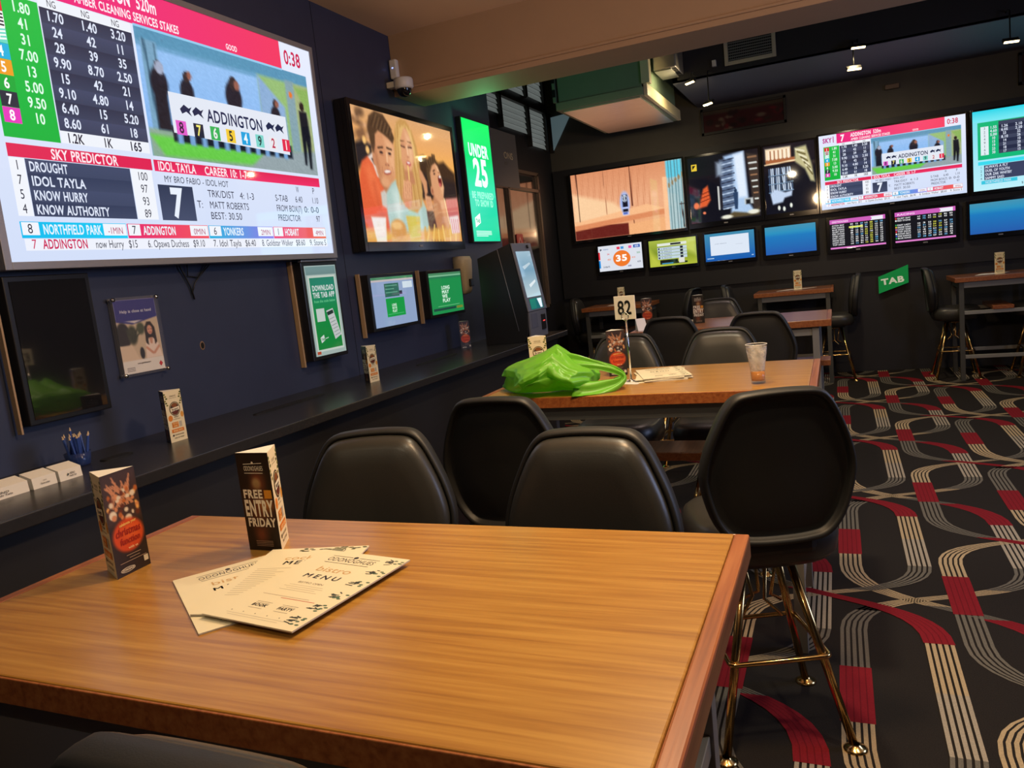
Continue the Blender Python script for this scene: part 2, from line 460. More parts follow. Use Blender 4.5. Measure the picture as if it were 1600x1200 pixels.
# floor: carpet with the inlaid stripe pattern (all one floor)
fl = MB()
fl.add([(XR - .1, YB, 0), (XE, YB, 0), (XE, YF, 0), (XR - .1, YF, 0)], [(0, 1, 2, 3)], 'carpet_base')
def ribbon(pts, mname, z, w=0.0135, offs=(-2, -1, 0, 1, 2), pitch=0.0215):
    lo, hi = YB + .02, YF - .02
    if min(p[1] for p in pts) > hi or max(p[1] for p in pts) < lo: return
    pts = [(x, min(max(y, lo), hi)) for x, y in pts]
    for k in offs:
        vs = []; fs = []
        for i, (x, y) in enumerate(pts):
            vs += [(x + k * pitch - w / 2, y, z), (x + k * pitch + w / 2, y, z)]
            if i: fs.append((2 * i - 2, 2 * i - 1, 2 * i + 1, 2 * i))
        if pts[0][1] > pts[-1][1]: fs = [f[::-1] for f in fs]
        fl.add(vs, fs, mname)
def swing(x0, y0, x1, y1, n=18):
    q = 0.60; P = [(x0, y0), (x0, y0 + (y1 - y0) * q), (x1, y1 - (y1 - y0) * q), (x1, y1)]
    return [tuple(sum(c * p[k] for c, p in zip(((1 - t) ** 3, 3 * t * (1 - t) ** 2, 3 * t * t * (1 - t), t ** 3), P)) for k in (0, 1)) for t in np.linspace(0, 1, n)]
def seg(pts, a, b): return pts[int(a * (len(pts) - 1)):int(b * (len(pts) - 1)) + 1]
PER = 1.475
def red(pts, z):
    ribbon(pts, 'carpet_red', z, 0.0215); ribbon(pts, 'carpet_darkred', z + 0.0003, 0.004, (-1.5, -.5, .5, 1.5))
for k in range(-8, 9):
    ph = {0: 0.0, 1: 0.5, 2: 0.5, 3: 0.0}[k % 4] * PER
    x = 0.43 * k
    if x < XR or x + .75 > XE: continue
    z0 = 0.0008 + 0.0007 * (k % 4)
    for j in range(-3, 9):
        y = 2.77 + ph + j * PER           # middle of the strand's left straight
        if y - 2.6 > YF or y + .5 < YB: continue
        top, bot = y + .40, y - .40
        if k % 2 == 0: rt, rb = y - 1.25, y - 1.83
        else: rt, rb = y - 1.15, y - 1.86
        d = swing(x, bot, x + .727, rt); e = swing(x + .727, rb, x, y - 2 * PER + .40)
        if k % 2 == 0:
            ribbon([(x, top), (x, top - .30)], 'carpet_grey', z0); red([(x, top - .30), (x, top - .66)], z0)
            ribbon([(x, top - .66), (x, bot)], 'carpet_cream', z0)
            ribbon(seg(d, 0, .5), 'carpet_cream', z0); ribbon(seg(d, .5, .7), 'carpet_grey', z0); red(seg(d, .66, 1), z0 + .0002)
            ribbon([(x + .727, rt), (x + .727, rb)], 'carpet_white', z0)
            ribbon(seg(e, 0, .35), 'carpet_grey', z0); ribbon(seg(e, .35, .85), 'carpet_cream', z0); ribbon(seg(e, .82, 1), 'carpet_grey', z0)
        else:
            ribbon([(x, top), (x, top - .15)], 'carpet_cream', z0); red([(x, top - .15), (x, top - .54)], z0 + .0004)
            ribbon([(x, top - .54), (x, bot)], 'carpet_grey', z0)
            ribbon(seg(d, 0, .45), 'carpet_grey', z0); red(seg(d, .41, 1), z0 + .0002)
            ribbon([(x + .727, rt), (x + .727, (rt + rb) / 2)], 'carpet_cream', z0); ribbon([(x + .727, (rt + rb) / 2), (x + .727, rb)], 'carpet_white', z0)
            ribbon(seg(e, 0, .45), 'carpet_grey', z0); ribbon(seg(e, .42, 1), 'carpet_cream', z0)
struct(fl.build('floor'), 'dark patterned carpet with winding red and cream stripes')

mb = MB()
mb.box(XW - .2, XW, YB, 4.052, 0, ZH, 'wall_navy'); mb.box(XW - .2, XW, 4.058, 6.56, 0, ZH, 'wall_navy')
mb.box(XW - .2, XW - .006, 4.05, 4.06, 0, ZH, 'wall_black'); mb.box(XR, XW - .199, 6.36, 6.56, 0, ZH, 'wall_black')
struct(mb.build('wall_left'), 'dark navy side wall behind the counter')
mb = MB(); mb.box(XR - .2, XR, 6.4, YF, 0, ZH, 'wall_black'); struct(mb.build('wall_recess'))
mb = MB(); mb.box(XR - .2, XE + .2, YF, YF + .2, 0, 2.78, 'wall_black'); mb.box(XR - .2, XE + .2, YF, YF + .2, 2.78, ZH, 'wall_upper')
mb.box(XR + .02, XE, YF - .05, YF, 1.15, 2.80, 'wall_black')
struct(mb.build('wall_far'), 'black far wall carrying two rows of screens')
mb = MB(); mb.box(XE, XE + .2, YB, YF, 0, ZH, 'wall_navy'); struct(mb.build('wall_right'))
mb = MB(); mb.box(XR, XE, YB - .2, YB, 0, ZH, 'wall_navy'); struct(mb.build('wall_back'))
mb = MB(); mb.box(XW - .1, XE, YB, 4.95, ZC, ZC + .1, 'ceiling_cream'); mb.box(XR - .1, XE, 5.3, YF, ZH, ZH + .1, 'wall_black')
struct(mb.build('ceiling'), 'cream ceiling over the near tables, black beyond the beam')
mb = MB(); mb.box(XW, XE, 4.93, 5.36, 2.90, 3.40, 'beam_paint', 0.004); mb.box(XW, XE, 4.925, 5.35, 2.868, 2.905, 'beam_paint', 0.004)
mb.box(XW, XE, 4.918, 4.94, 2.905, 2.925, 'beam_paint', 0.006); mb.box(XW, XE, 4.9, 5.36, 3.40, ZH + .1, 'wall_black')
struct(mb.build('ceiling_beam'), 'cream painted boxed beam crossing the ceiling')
mb = MB(); mb.box(-1.45, XE, 8.2, 8.3, 3.28, ZH, 'bulkhead'); mb.box(-1.45, -1.40, 8.2, YF, 3.28, ZH, 'bulkhead'); mb.box(-1.45, XE, 8.2, YF, 3.275, 3.30, 'soffit_blue')
struct(mb.build('bulkhead'), 'black bulkhead with bluish underside above the far wall')
mb = MB(); mb.box(XW, XW + .012, YB, 6.3, 0.0, 0.1, 'fascia_black'); struct(mb.build('baseboard_left'))

# louvre windows high in the recess, dark glazing below
def louvre(name, y0, y1, z0, z1, n):
    mb = MB()
    for i in range(n):
        a = z0 + (z1 - z0) * i / n; h = (z1 - z0) / n
        mb.add([(XR + .026, y0, a + .002), (XR + .026, y1, a + .002), (XR + .008, y1, a + h * 1.06), (XR + .008, y0, a + h * 1.06),
                (XR + .031, y0, a + .002), (XR + .031, y1, a + .002), (XR + .013, y1, a + h * 1.06), (XR + .013, y0, a + h * 1.06)],
               [(4, 5, 6, 7), (3, 2, 1, 0), (0, 1, 5, 4), (2, 3, 7, 6), (1, 2, 6, 5), (3, 0, 4, 7)], 'louvre_glass')
    for yy in (y0 - .025, y1): mb.box(XR, XR + .06, yy, yy + .025, z0 - .02, z1 + .02, 'frame_dark')
    mb.box(XR, XR + .06, y0 - .025, y1 + .025, z1, z1 + .03, 'frame_dark')
    struct(mb.build(name))
louvre('window_1', 7.70, 8.06, 3.30, 3.50, 4); louvre('window_2', 8.12, 8.90, 3.18, 3.50, 5); louvre('window_3', 8.97, 9.52, 3.06, 3.50, 8)
louvre('window_4', 8.12, 8.90, 3.62, 3.95, 5); louvre('window_5', 8.97, 9.52, 3.64, 3.98, 5)
mb = MB(); mb.prism([(XR + .06, 3.07), (XR + .16, 3.22), (XR + .34, 3.50), (XR + .06, 3.48)], 'y', YF - .03, YF - .01, 'lit_patch_glow'); mb.box(XR + .03, XR + .06, YF - .04, YF, 3.04, 3.52, 'frame_dark')  # lit patch of wall, light put into a faintly emissive shape with edge strip
struct(mb.build('wall_lit_patch'), 'pale lit patch of far wall in the corner, its light put into the colour')
mb = MB(); mb.box(XR, XR + .012, 7.2, 9.05, 1.15, 2.68, 'glass_dark')
for yy in (7.17, 8.09, 9.05): mb.box(XR, XR + .045, yy, yy + .045, 1.1, 2.72, 'frame_bronze')
for zz in (1.1, 2.5, 2.70): mb.box(XR, XR + .045, 7.17, 9.09, zz, zz + .035, 'frame_bronze')
struct(mb.build('window_7'), 'dark glazed window mirroring the far screens')

# ================================================================== SCREEN CONTENT
PINK = (240, 45, 110); RED = (225, 40, 85); WHT = (226, 234, 252); NAVY = (52, 58, 82); GRN = (25, 190, 70); CYA = (20, 190, 240); DK = (40, 40, 60)
def race_photo():
    R = Ras(120, 74, 96, 43.5, (150, 190, 240))
    R.vg([(0, (120, 175, 215)), (.14, (110, 165, 205)), (.16, (150, 195, 245)), (1, (130, 180, 240))])
    R.rc(0, 0, 96, 5, (88, 150, 185), .5); R.rc(62, 5, 96, 44, (150, 190, 120), .8); R.po([(62, 5), (78, 16), (78, 40), (62, 40)], (140, 175, 215), .8)
    R.rc(80, 4, 86, 44, (135, 165, 175), .5); R.rc(86, 5, 96, 44, (168, 180, 130), .8); R.po([(86, 6), (96, 6), (96, 20)], (140, 180, 95), .8)
    R.rc(2, 4, 9, 36, (120, 165, 195), .4); R.ln(3.5, 4, 5, 36, 1.0, (60, 100, 125)); R.ln(8, 5, 9.5, 36, 1.0, (80, 120, 145))
    R.rc(0, 34, 96, 44, (140, 170, 150), .6); R.po([(0, 36), (80, 37), (70, 42), (6, 43)], (105, 205, 75), .8); R.po([(60, 37), (96, 33), (96, 44), (50, 44)], (150, 165, 170), .8)
    for cx, cy, r in ((8, 14, 4.0), (21, 15, 3.4), (46, 13, 4.6), (71, 17, 3.2)):
        R.el(cx, cy + 4, r, r * 1.4, (28, 30, 44), soft=.25); R.el(cx + .6, cy - 1.5, r * .5, r * .6, (50, 40, 44), soft=.3)
    R.el(9, 12.5, 2.0, 2.3, (165, 175, 200), soft=.3); R.rc(5, 18, 11, 34, (25, 28, 40), .6)
    R.el(48.5, 12, 1.6, 1.9, (150, 95, 80), soft=.4); R.el(72.5, 15.5, 1.2, 1.5, (150, 95, 80), soft=.4); R.el(23, 12.8, 1.2, 1.6, (150, 95, 80), soft=.4)
    R.rc(11, 32, 79, 37.5, (24, 30, 44), .4)
    for i in range(11): R.rc(13 + i * 6, 33, 15.6 + i * 6, 38, (120, 165, 215), .4)
    R.el(90, 14, 1.6, 2, (40, 30, 30), soft=.3); R.po([(87.5, 16), (93, 16), (94, 27), (92.5, 41), (90.8, 41), (90.6, 29), (89, 39.5), (87.5, 39.5)], (22, 24, 34), .5)
    R.el(83, 10, 1.1, 1.4, (235, 120, 40), soft=.4)
    return R.no(3).A
RP = race_photo()
def sky_screen(W, H, full=True):
    p = Pic(W, H, 160, 90, None)
    for i in range(8): p.rect(i * 20, 0, i * 20 + 20, 90, (232, 238, 255) if i % 2 else (228, 235, 254), 0, (212, 224, 250))
    p.rect(20.5, 0, 138.6, 11.5, (238, 38, 128), 1, (244, 58, 100), True)
    p.text('SKY', 4.5, 9.0, 5.2, (190, 40, 140), wgt=2, width=10.5); p.text('1', 15.4, 9.4, 6.6, (190, 40, 140), wgt=2, width=3)
    p.text('7', 25, 9.6, 7.4, (255, 245, 250), wgt=2, width=4.6)
    p.text('ADDINGTON', 36.5, 6.0, 4.2, (255, 240, 248), wgt=2, width=23); p.text('520m', 61.8, 6.0, 4.2, (255, 240, 248), wgt=1, width=9)
    p.text('AMBER CLEANING SERVICES STAKES', 36.8, 10.3, 2.7, (255, 240, 248), wgt=1, width=43.5); p.text('GOOD', 104.6, 10.2, 2.0, (255, 240, 248), wgt=1, width=6.4)
    p.text('0:38', 141, 8.6, 5.6, (205, 30, 80), wgt=1, width=11.6)
    p.rect(5, 14, 23.2, 54.5, GRN, 1, (20, 180, 62))
    p.rect(23.6, 11.8, 57.9, 14.8, (240, 244, 252), 1); p.rect(23.6, 50.7, 57.9, 54.4, (240, 244, 252), 1)
    for i in range(8): p.rect(23.6, 14.8 + i * 4.49, 57.9, 14.8 + (i + 1) * 4.49, (66, 74, 104) if i % 2 else (46, 52, 76), 1, (58, 66, 92))
    for x in (28, 40, 51.5): p.text('NG', x, 14.2, 2.0, DK, al='c', width=3.2)
    g = ['1.80', '41', '31', '7.00', '13', '5.00', '9.50', '10']
    c1 = ['1.70', '24', '28', '9.90', '15', '9.10', '6.40', '8.60', '1.2K']; c2 = ['1.40', '42', '39', '8.70', '42', '4.80', '15', '61', '1K']; c3 = ['3.20', '11', '35', '2.50', '21', '14', '5.20', '18', '165']
    wd = lambda t, k=1.55: sum(.8 if q == '.' else k for q in t)
    for i in range(9):
        yb = 18.3 + 4.47 * i; cc = WHT if i < 8 else DK
        if i < 8: p.text(g[i], 17.4, yb, 2.9, (225, 255, 235), wgt=1, al='c', width=wd(g[i], 1.75))
        for x, q in ((28.6, c1[i]), (40.7, c2[i]), (52, c3[i])): p.text(q, x, yb, 2.8, cc, wgt=1, al='c', width=wd(q, 1.75))
    tabs = [(225, 40, 60), (250, 250, 250), (110, 220, 200), (30, 180, 225), (240, 160, 40), (30, 170, 60), (45, 48, 62), (232, 60, 190)]
    for i, c in enumerate(tabs):
        y0 = 14.9 + 4.45 * i; p.rect(6, y0, 11.4, y0 + 4.35, c, 2)
        if i in (1, 2):
            for q in range(4): p.line(6.2, y0 + .8 + q, 11.2, y0 + (.8 + q if i == 1 else .0 + q), .5, (40, 40, 50) if i == 1 else (250, 255, 250), 3)
        p.text(str(i + 1), 8.7, y0 + 3.6, 2.8, (255, 255, 255) if i != 1 else (210, 30, 40), L=4, wgt=1, al='c', width=1.8)
    p.raster(RP, 59, 11.6, 155.4, 54.9, 1)
    p.rect(59, 11.2, 138.6, 12.0, (150, 205, 240), 2)
    p.poly([(70.4, 31.6), (136.6, 31.6), (136.6, 47.5), (70.6, 45.8)], (228, 234, 246), 2)
    p.text('ADDINGTON', 88.5, 39.6, 4.4, (28, 40, 80), L=4, wgt=1, width=32)
    for sx in (75, 81, 122.5, 128.5):
        p.poly([(sx, 37), (sx + 2.2, 35.2), (sx + 4.4, 36.3), (sx + 6, 35.6), (sx + 4.6, 37.4), (sx + 5.6, 39), (sx + 3, 37.6), (sx + .8, 38.6)], (30, 40, 75), 4)
    for i, (c, t, tc2) in enumerate([((228, 95, 205), '8', (60, 30, 60)), ((35, 40, 60), '7', (250, 240, 120)), ((60, 180, 90), '6', (240, 240, 240)), ((245, 205, 60), '5', (40, 40, 40)), ((40, 165, 225), '4', (240, 250, 255)), ((130, 215, 205), '9', (40, 60, 60)), ((235, 235, 240), '2', (190, 40, 70)), ((228, 50, 80), '1', (255, 240, 240))]):
        x0 = 72 + i * 8.6; p.rect(x0, 41.2, x0 + 5, 46.2, c, 3); p.text(t, x0 + 2.5, 45.5, 3.7, tc2, L=4, wgt=1, al='c', width=2.4)
    p.rect(5, 56.2, 57.8, 60, RED, 1); p.rect(58.8, 56.2, 155.6, 60.1, RED, 1, (240, 50, 105))
    p.text('SKY PREDICTOR', 19, 59.6, 2.9, (255, 235, 242), wgt=1, width=24.5)
    p.text('IDOL TAYLA', 60.5, 59.6, 2.9, (255, 235, 242), wgt=1, width=18); p.text('CAREER 10: 1-7', 83, 59.6, 2.9, (255, 235, 242), wgt=1, width=23.5)
    for i, (n, t, v) in enumerate([('1', 'DROUGHT', '100'), ('7', 'IDOL TAYLA', '97'), ('5', 'KNOW HURRY', '93'), ('4', 'KNOW AUTHORITY', '89')]):
        y0 = 60.2 + i * 4.15; p.rect(10, y0, 47.9, y0 + 4.15, (56, 64, 92) if i % 2 else (70, 78, 108), 1, (66, 74, 102)); p.rect(5, y0, 9.8, y0 + 4.15, (243, 246, 253), 1); p.rect(48.2, y0, 57.2, y0 + 4.15, (243, 246, 253), 1)
        p.text(n, 7.3, y0 + 3.4, 2.7, DK, al='c', width=1.5); p.text(t, 11, y0 + 3.5, 2.7, WHT, wgt=1, width=len(t) * 1.85); p.text(v, 52.8, y0 + 3.5, 2.7, DK, al='c', width=len(v) * 1.5)
    p.text('MY BRO FABIO - IDOL HOT', 62.4, 63.6, 2.2, DK, width=32.5)
    p.rect(59, 64.6, 75.4, 76.9, (52, 60, 86), 1, (72, 80, 108)); p.text('7', 67.2, 75.4, 9.5, (235, 242, 255), wgt=2, al='c', width=6)
    for t, x, y, ww in (('TRK/DIST', 82.8, 67.8, 14.6), ('4: 1-3', 100.5, 67.8, 8.6), ('T:', 76.6, 72, 3), ('MATT ROBERTS', 83, 72, 22), ('BEST: 30.50', 82.8, 76, 17.4), ('S-TAB', 122.4, 67.6, 8.4), ('6.40', 136, 67.6, 5.2), ('1.10', 148, 67.6, 5), ('FROM BOX(7)', 122.4, 71.8, 17.6), ('0: 0-0', 141.5, 71.8, 11), ('PREDICTOR', 122.6, 75.8, 15.6), ('97', 149.6, 75.8, 3), ('W', 137.4, 63.4, 2), ('P', 149.2, 63.4, 1.6)):
        p.text(t, x, y, 2.6, (44, 44, 66), width=ww)
    segs = [(4.8, 42.6, '8', 'NORTHFIELD PARK', '-1MIN', CYA, (30, 205, 245), 10.7, 33.4), (42.9, 80.3, '7', 'ADDINGTON', '0MIN', (230, 40, 110), (245, 85, 95), 48.3, 71.2), (80.6, 118, '6', 'YONKERS', '2MIN', (30, 180, 225), (140, 120, 230), 87.2, 108.5), (118.3, 155.6, '1', 'HOBART', '4MIN', (235, 50, 115), (240, 110, 80), 124.6, 146)]
    for x0, x1, n, t, mn, ca, cb, xa, xb in segs:
        p.rect(x0, 78.4, x1, 83.2, ca, 1, cb, True); p.rect(x0 + .4, 78.6, xa, 82.3, (243, 246, 253), 2); p.rect(xb, 78.6, x1 - .2, 82.3, (243, 246, 253), 2)
        p.text(n, (x0 + xa) / 2, 81.8, 2.7, DK, al='c', width=1.7, L=4); p.text(t, xa + 1.2, 82, 2.8, (235, 248, 255), wgt=1, width=min(xb - xa - 2, len(t) * 1.62), L=4)
        p.text(mn, (xb + x1) / 2, 81.8, 2.1, (175, 40, 90), al='c', width=6, L=4)
    p.rect(5.4, 83.4, 155.9, 86.8, (240, 243, 253), 1)
    p.text('7', 7.4, 86.3, 2.7, (205, 40, 90), width=1.6); p.text('ADDINGTON', 11, 86.3, 2.7, (205, 40, 90), wgt=1, width=15.6)
    for t, x, ww in (('now Hurry', 29.4, 11), ('$15', 42.4, 3.8), ('6. Opawa Duchess', 50.5, 19), ('$9.10', 71.6, 6), ('7. Idol Tayla', 82, 15.5), ('$6.40', 99.8, 6.4), ('8. Goldstar Walker', 110, 20.5), ('$8.60', 132.5, 6.6), ('9. Stone S', 142.5, 12.5)):
        p.text(t, x, 86.3, 2.5, DK, width=ww)
    return p
def cyan_screen(W, H):
    p = Pic(W, H, 160, 90, None)
    p.rect(0, 0, 160, 90, (110, 225, 240), 0, (190, 240, 252)); p.rect(0, 0, 160, 12, (40, 215, 235), 1, (120, 235, 245)); p.rect(5, 13, 58, 55, (20, 185, 120), 1)
    p.rect(8, 18, 16, 50, (225, 240, 245), 2)
    for i, t in enumerate('32249165'): p.text(t, 12, 21.5 + 4 * i, 2.6, DK, al='c', width=1.8, L=4)
    for i in range(9): p.rect(26, 14 + i * 4, 60, 18 + i * 4, (40, 45, 70) if i % 2 else (62, 68, 92), 2)
    rows = [('1.55', '1.26', '2.10'), ('4.60', '6.05', '2.20'), ('5.00', '23', '22'), ('10', '8.10', '26'), ('13', '14', '10'), ('19', '21', '20'), ('23', '18', '26'), ('30', '17', '15')]
    for i, (a, b, c) in enumerate(rows):
        for x, q in ((21, a), (32, b), (46, c)): p.text(q, x, 21.2 + 4 * i, 2.8, WHT, wgt=1, al='c', width=1.7 * len(q), L=4)
    p.rect(5, 57, 60, 61, (60, 220, 240), 2)
    for i, t in enumerate(('ALWAYS A FLY', 'DUEL OF YOUTH', 'OUR ZAK WHITBY', 'SAMMY SAID')):
        p.rect(11, 61.5 + i * 4.2, 52, 65.7 + i * 4.2, (60, 66, 96), 2); p.text(t, 12, 65 + i * 4.2, 2.8, WHT, wgt=1, width=1.9 * len(t), L=4); p.text(str(i + 1), 8, 65 + i * 4.2, 2.6, DK, al='c', width=1.6, L=4)
    p.rect(8, 79, 44, 83, (60, 200, 225), 2); p.rect(64, 79, 100, 83, (235, 60, 120), 2); p.text('NORTHFIELD PARK', 12, 82.3, 2.6, WHT, width=26, L=4); p.text('$15', 48, 87, 2.4, DK, width=5, L=4)
    p.rect(60, 13, 156, 55, (120, 180, 205), 2); p.rect(60, 57, 156, 61, (60, 220, 240), 2)
    return p
def ad_screen(W, H):
    R = Ras(240, 150, 160, 100, (240, 172, 110)); g = np.random.default_rng(4)
    R.vg([(0, (222, 168, 116)), (.2, (238, 172, 104)), (.33, (246, 178, 92)), (.5, (236, 164, 86)), (1, (206, 128, 92))])
    for _ in range(34): R.el(g.uniform(-4, 30), g.uniform(0, 34), g.uniform(2, 6), g.uniform(1.5, 4), ((126, 88, 62), (232, 178, 134), (104, 74, 52))[_ % 3], soft=1, op=.6)
    R.po([(0, 27), (12, 24), (24, 27), (20, 37), (6, 43), (0, 48)], (44, 36, 36), 2)
    for cx, cy in ((14, 24), (17, 31)): R.el(cx, cy, 2.6, 3, (250, 196, 120), soft=.6)
    R.po([(90, 30), (104, 27), (112, 31), (120, 27), (130, 31), (140, 29), (150, 34), (160, 38), (160, 62), (90, 64)], (70, 48, 32), 2); R.po([(90, 42), (160, 46), (160, 62), (90, 62)], (48, 36, 34), 3)
    R.po([(136, 62), (160, 60), (160, 82), (136, 82)], (206, 112, 108), 1.5)
    # friend on the right, head thrown back
    R.po([(98, 74), (108, 68), (120, 72), (124, 100), (92, 100)], (88, 58, 54), 1.2)
    R.po([(115, 56), (132, 61), (137, 74), (142, 92), (128, 97), (114, 90), (110, 72)], (196, 134, 94), 1.2); R.po([(124, 62), (133, 62), (139, 86), (131, 92)], (222, 162, 118), 1.6, .8)
    R.po([(106, 45), (107, 35), (112, 28), (120, 26), (126, 30), (119, 35), (114, 44), (113, 54), (108, 54)], (92, 66, 42), 1)
    R.po([(112, 41), (117, 34), (123, 31), (128, 34), (132, 42), (135.5, 52), (132, 62), (124, 66), (117, 62), (112.5, 54)], (220, 158, 114), 1.2); R.po([(126, 34), (131, 41), (135, 52), (132, 60), (128, 52), (126, 42)], (238, 182, 136), 1.4, .8)
    for k in range(9): R.ln(109 + 1.9 * k, 36 - .7 * k, 107 + 2.1 * k, 30 - .9 * k + (k % 3), 1.6, (100, 72, 46) if k % 2 else (70, 50, 34))
    R.el(129.2, 46.6, 3.1, 5.0, (112, 40, 36), rot=-.25, soft=.25); R.el(129.8, 43, 2.3, 1.2, (244, 232, 220), rot=-.2, soft=.3); R.el(128.6, 50, 1.9, 1.8, (212, 104, 96), soft=.4)
    R.ln(118, 39, 121.5, 37.6, 1.2, (78, 52, 38)); R.el(120, 41, 1.7, .8, (70, 46, 38), rot=-.3, soft=.4); R.ln(124.6, 34, 128.6, 38, 1.6, (240, 188, 142)); R.el(128, 39.4, 1.2, .9, (170, 106, 78), soft=.5)
    R.el(112.6, 56, 3.0, 4.0, (208, 142, 102), soft=.25); R.el(112.8, 56.4, 1.5, 2.4, (164, 100, 70), soft=.5); R.ln(133.4, 62, 139.5, 88, 1.5, (255, 226, 172))
    # friend on the left: orange hooded top, short brown hair
    R.po([(2, 50), (7, 40), (16, 35.5), (24, 36), (27, 44), (31, 53), (38, 61), (36, 72), (40, 100), (0, 100), (0, 58)], (226, 98, 58), 1.2); R.po([(8, 44), (16, 38), (24, 46), (30, 60), (26, 80), (14, 62)], (240, 120, 74), 3, .7); R.ln(20, 56, 27, 84, 5, (200, 80, 48), soft=1, op=.5)
    R.po([(16, 36), (24, 32), (28, 42), (31, 52), (26, 50), (22, 41)], (236, 218, 206), .8); R.po([(20.5, 37), (24, 36), (26, 42), (23.5, 41)], (60, 46, 44), .6); R.po([(28, 62), (38, 58), (40, 66), (34, 74), (28, 72)], (208, 200, 190), 1)
    R.po([(27, 46), (48, 54), (42, 61), (36, 62), (29, 54)], (188, 122, 84), 1.2)
    R.po([(23, 34), (26, 18), (34, 13), (46, 16), (55, 21), (58, 30), (57.5, 40), (53, 48.5), (46, 55.5), (39, 58), (33, 55), (27, 47)], (216, 150, 106), 1.2)
    R.po([(42, 18), (55, 21), (58, 30), (57, 40), (52, 48), (46, 44), (44, 32)], (236, 176, 130), 2.5, .75); R.po([(24, 34), (28, 24), (31, 36), (33, 52), (28, 47)], (180, 116, 80), 1.8, .6); R.el(37, 53.6, 6, 3.6, (226, 164, 120), soft=.7)
    R.po([(20.5, 14), (24, 5), (33, 0), (45, 1), (54, 9), (58.5, 18), (55, 22.5), (49, 19), (42, 16.5), (35, 14.5), (30, 18), (28.5, 26), (25, 33), (22.5, 26)], (88, 62, 42), .9)
    for k in range(12): R.ln(26 + 2.4 * k, 12 + .4 * k, 33 + 2.1 * k, 2 + .8 * k, 1.0, (122, 90, 60) if k % 2 else (66, 46, 32), op=.75)
    R.el(25, 37, 2.3, 4.6, (204, 138, 98), soft=.25)
    R.ln(32, 27.8, 39, 26.8, 1.5, (82, 56, 40)); R.ln(45, 26.6, 52, 27.4, 1.5, (82, 56, 40)); R.el(36, 31, 2.7, .95, (58, 40, 36), soft=.4); R.el(48.4, 30.8, 2.5, .95, (58, 40, 36), soft=.4); R.ln(33.5, 32.6, 38.5, 32.9, .7, (176, 112, 78), op=.7); R.ln(46, 32.6, 51, 32.6, .7, (190, 124, 88), op=.7)
    R.ln(44, 31, 43.4, 38, 2.2, (244, 192, 148), soft=.6); R.el(42.8, 39.6, 2.6, 1.3, (204, 136, 98), soft=.5); R.el(40.6, 40.2, .8, .6, (120, 72, 54), soft=.5); R.el(44.8, 40.2, .8, .6, (120, 72, 54), soft=.5)
    R.el(42, 45.6, 5.8, 2.1, (172, 84, 66), rot=-.12, soft=.25); R.el(42, 45.1, 4.9, 1.2, (250, 238, 228), rot=-.12, soft=.3); R.ln(35, 42, 34, 47, .9, (176, 110, 78), op=.6); R.ln(49.6, 41, 50.6, 46, .9, (190, 124, 88), op=.6)
    # friend in the middle: long fair hair, pale jumper
    R.po([(34, 74), (37, 61), (46, 54), (54, 50), (62, 62), (90, 60), (98, 72), (100, 100), (36, 100)], (176, 202, 194), 1.2); R.po([(44, 60), (54, 54), (60, 68), (54, 90), (46, 84)], (206, 224, 216), 2.5, .6)
    R.po([(60, 12), (65, 4), (72, 0.5), (80, 1), (88, 8), (93.5, 20), (95.5, 38), (95, 58), (91, 70), (82, 76), (68, 74), (58, 66), (53, 54), (54, 40), (57, 24)], (204, 154, 88), 1.2)
    for k in range(16):
        t = k / 15; R.ln(64 + 22 * t, 6, 55 + 39 * t, 70, 1.1, ((236, 196, 128), (176, 128, 72), (222, 176, 106))[k % 3], soft=.8, op=.6)
    R.po([(65, 20), (68, 11), (74, 7), (81, 8), (86, 15), (88, 24), (86.5, 33), (81, 41), (75.5, 45), (69, 41), (65, 32)], (224, 160, 116), 1.0); R.po([(76, 9), (84, 14), (87, 24), (85, 33), (79, 40), (78, 26)], (242, 188, 144), 2.2, .75); R.po([(68, 42), (82, 42), (84, 52), (68, 54)], (196, 132, 94), 1.4)
    R.po([(63, 34), (64, 18), (69, 8), (78, 4.5), (73, 10), (68, 18), (66.4, 32)], (226, 182, 112), .9); R.po([(78, 4.5), (86, 10), (90, 22), (90, 42), (87.4, 34), (86.5, 20), (82, 11)], (232, 190, 120), .9)
    R.ln(67.6, 18.6, 73.4, 18.2, 1.0, (136, 96, 62)); R.ln(79, 18, 85, 18.6, 1.0, (136, 96, 62)); R.ln(67.8, 22.6, 73.6, 23, 1.3, (84, 56, 44)); R.ln(79, 22.8, 84.6, 22.4, 1.3, (84, 56, 44)); R.el(70.6, 21.2, 2.8, 1.1, (206, 142, 104), soft=.5); R.el(81.8, 21, 2.6, 1.1, (216, 152, 112), soft=.5)
    R.ln(77, 22, 77.4, 29, 1.7, (248, 200, 158), soft=.6); R.el(77.2, 30.6, 2.1, .9, (204, 138, 102), soft=.5); R.el(76.8, 36, 3.8, 2.2, (190, 84, 78), soft=.3); R.el(76.8, 35.4, 2.7, .9, (246, 234, 224), soft=.3); R.el(76.8, 37.6, 2.6, .7, (216, 122, 108), soft=.5)
    R.ln(75.2, 38, 74.6, 53, 1.5, (252, 216, 128))
    R.po([(63, 56), (67, 51), (74, 49.5), (78, 53), (77, 63), (72, 72), (63, 72), (60, 64)], (214, 148, 106), 1)
    for k in range(4): R.ln(66 + 3.1 * k, 51 + .8 * (k % 2), 64.6 + 3.0 * k, 64, 2.2, (234, 172, 128)); R.ln(67.5 + 3.1 * k, 52, 66.2 + 3.0 * k, 64, .5, (172, 108, 78))
    # arm over the right friend's shoulder
    R.po([(93, 38), (98, 41), (104.5, 49), (104, 58), (99, 62), (97, 52), (93, 46)], (216, 152, 108), 1); R.po([(98, 60), (107, 62), (109, 72), (100, 74)], (214, 148, 106), 1)
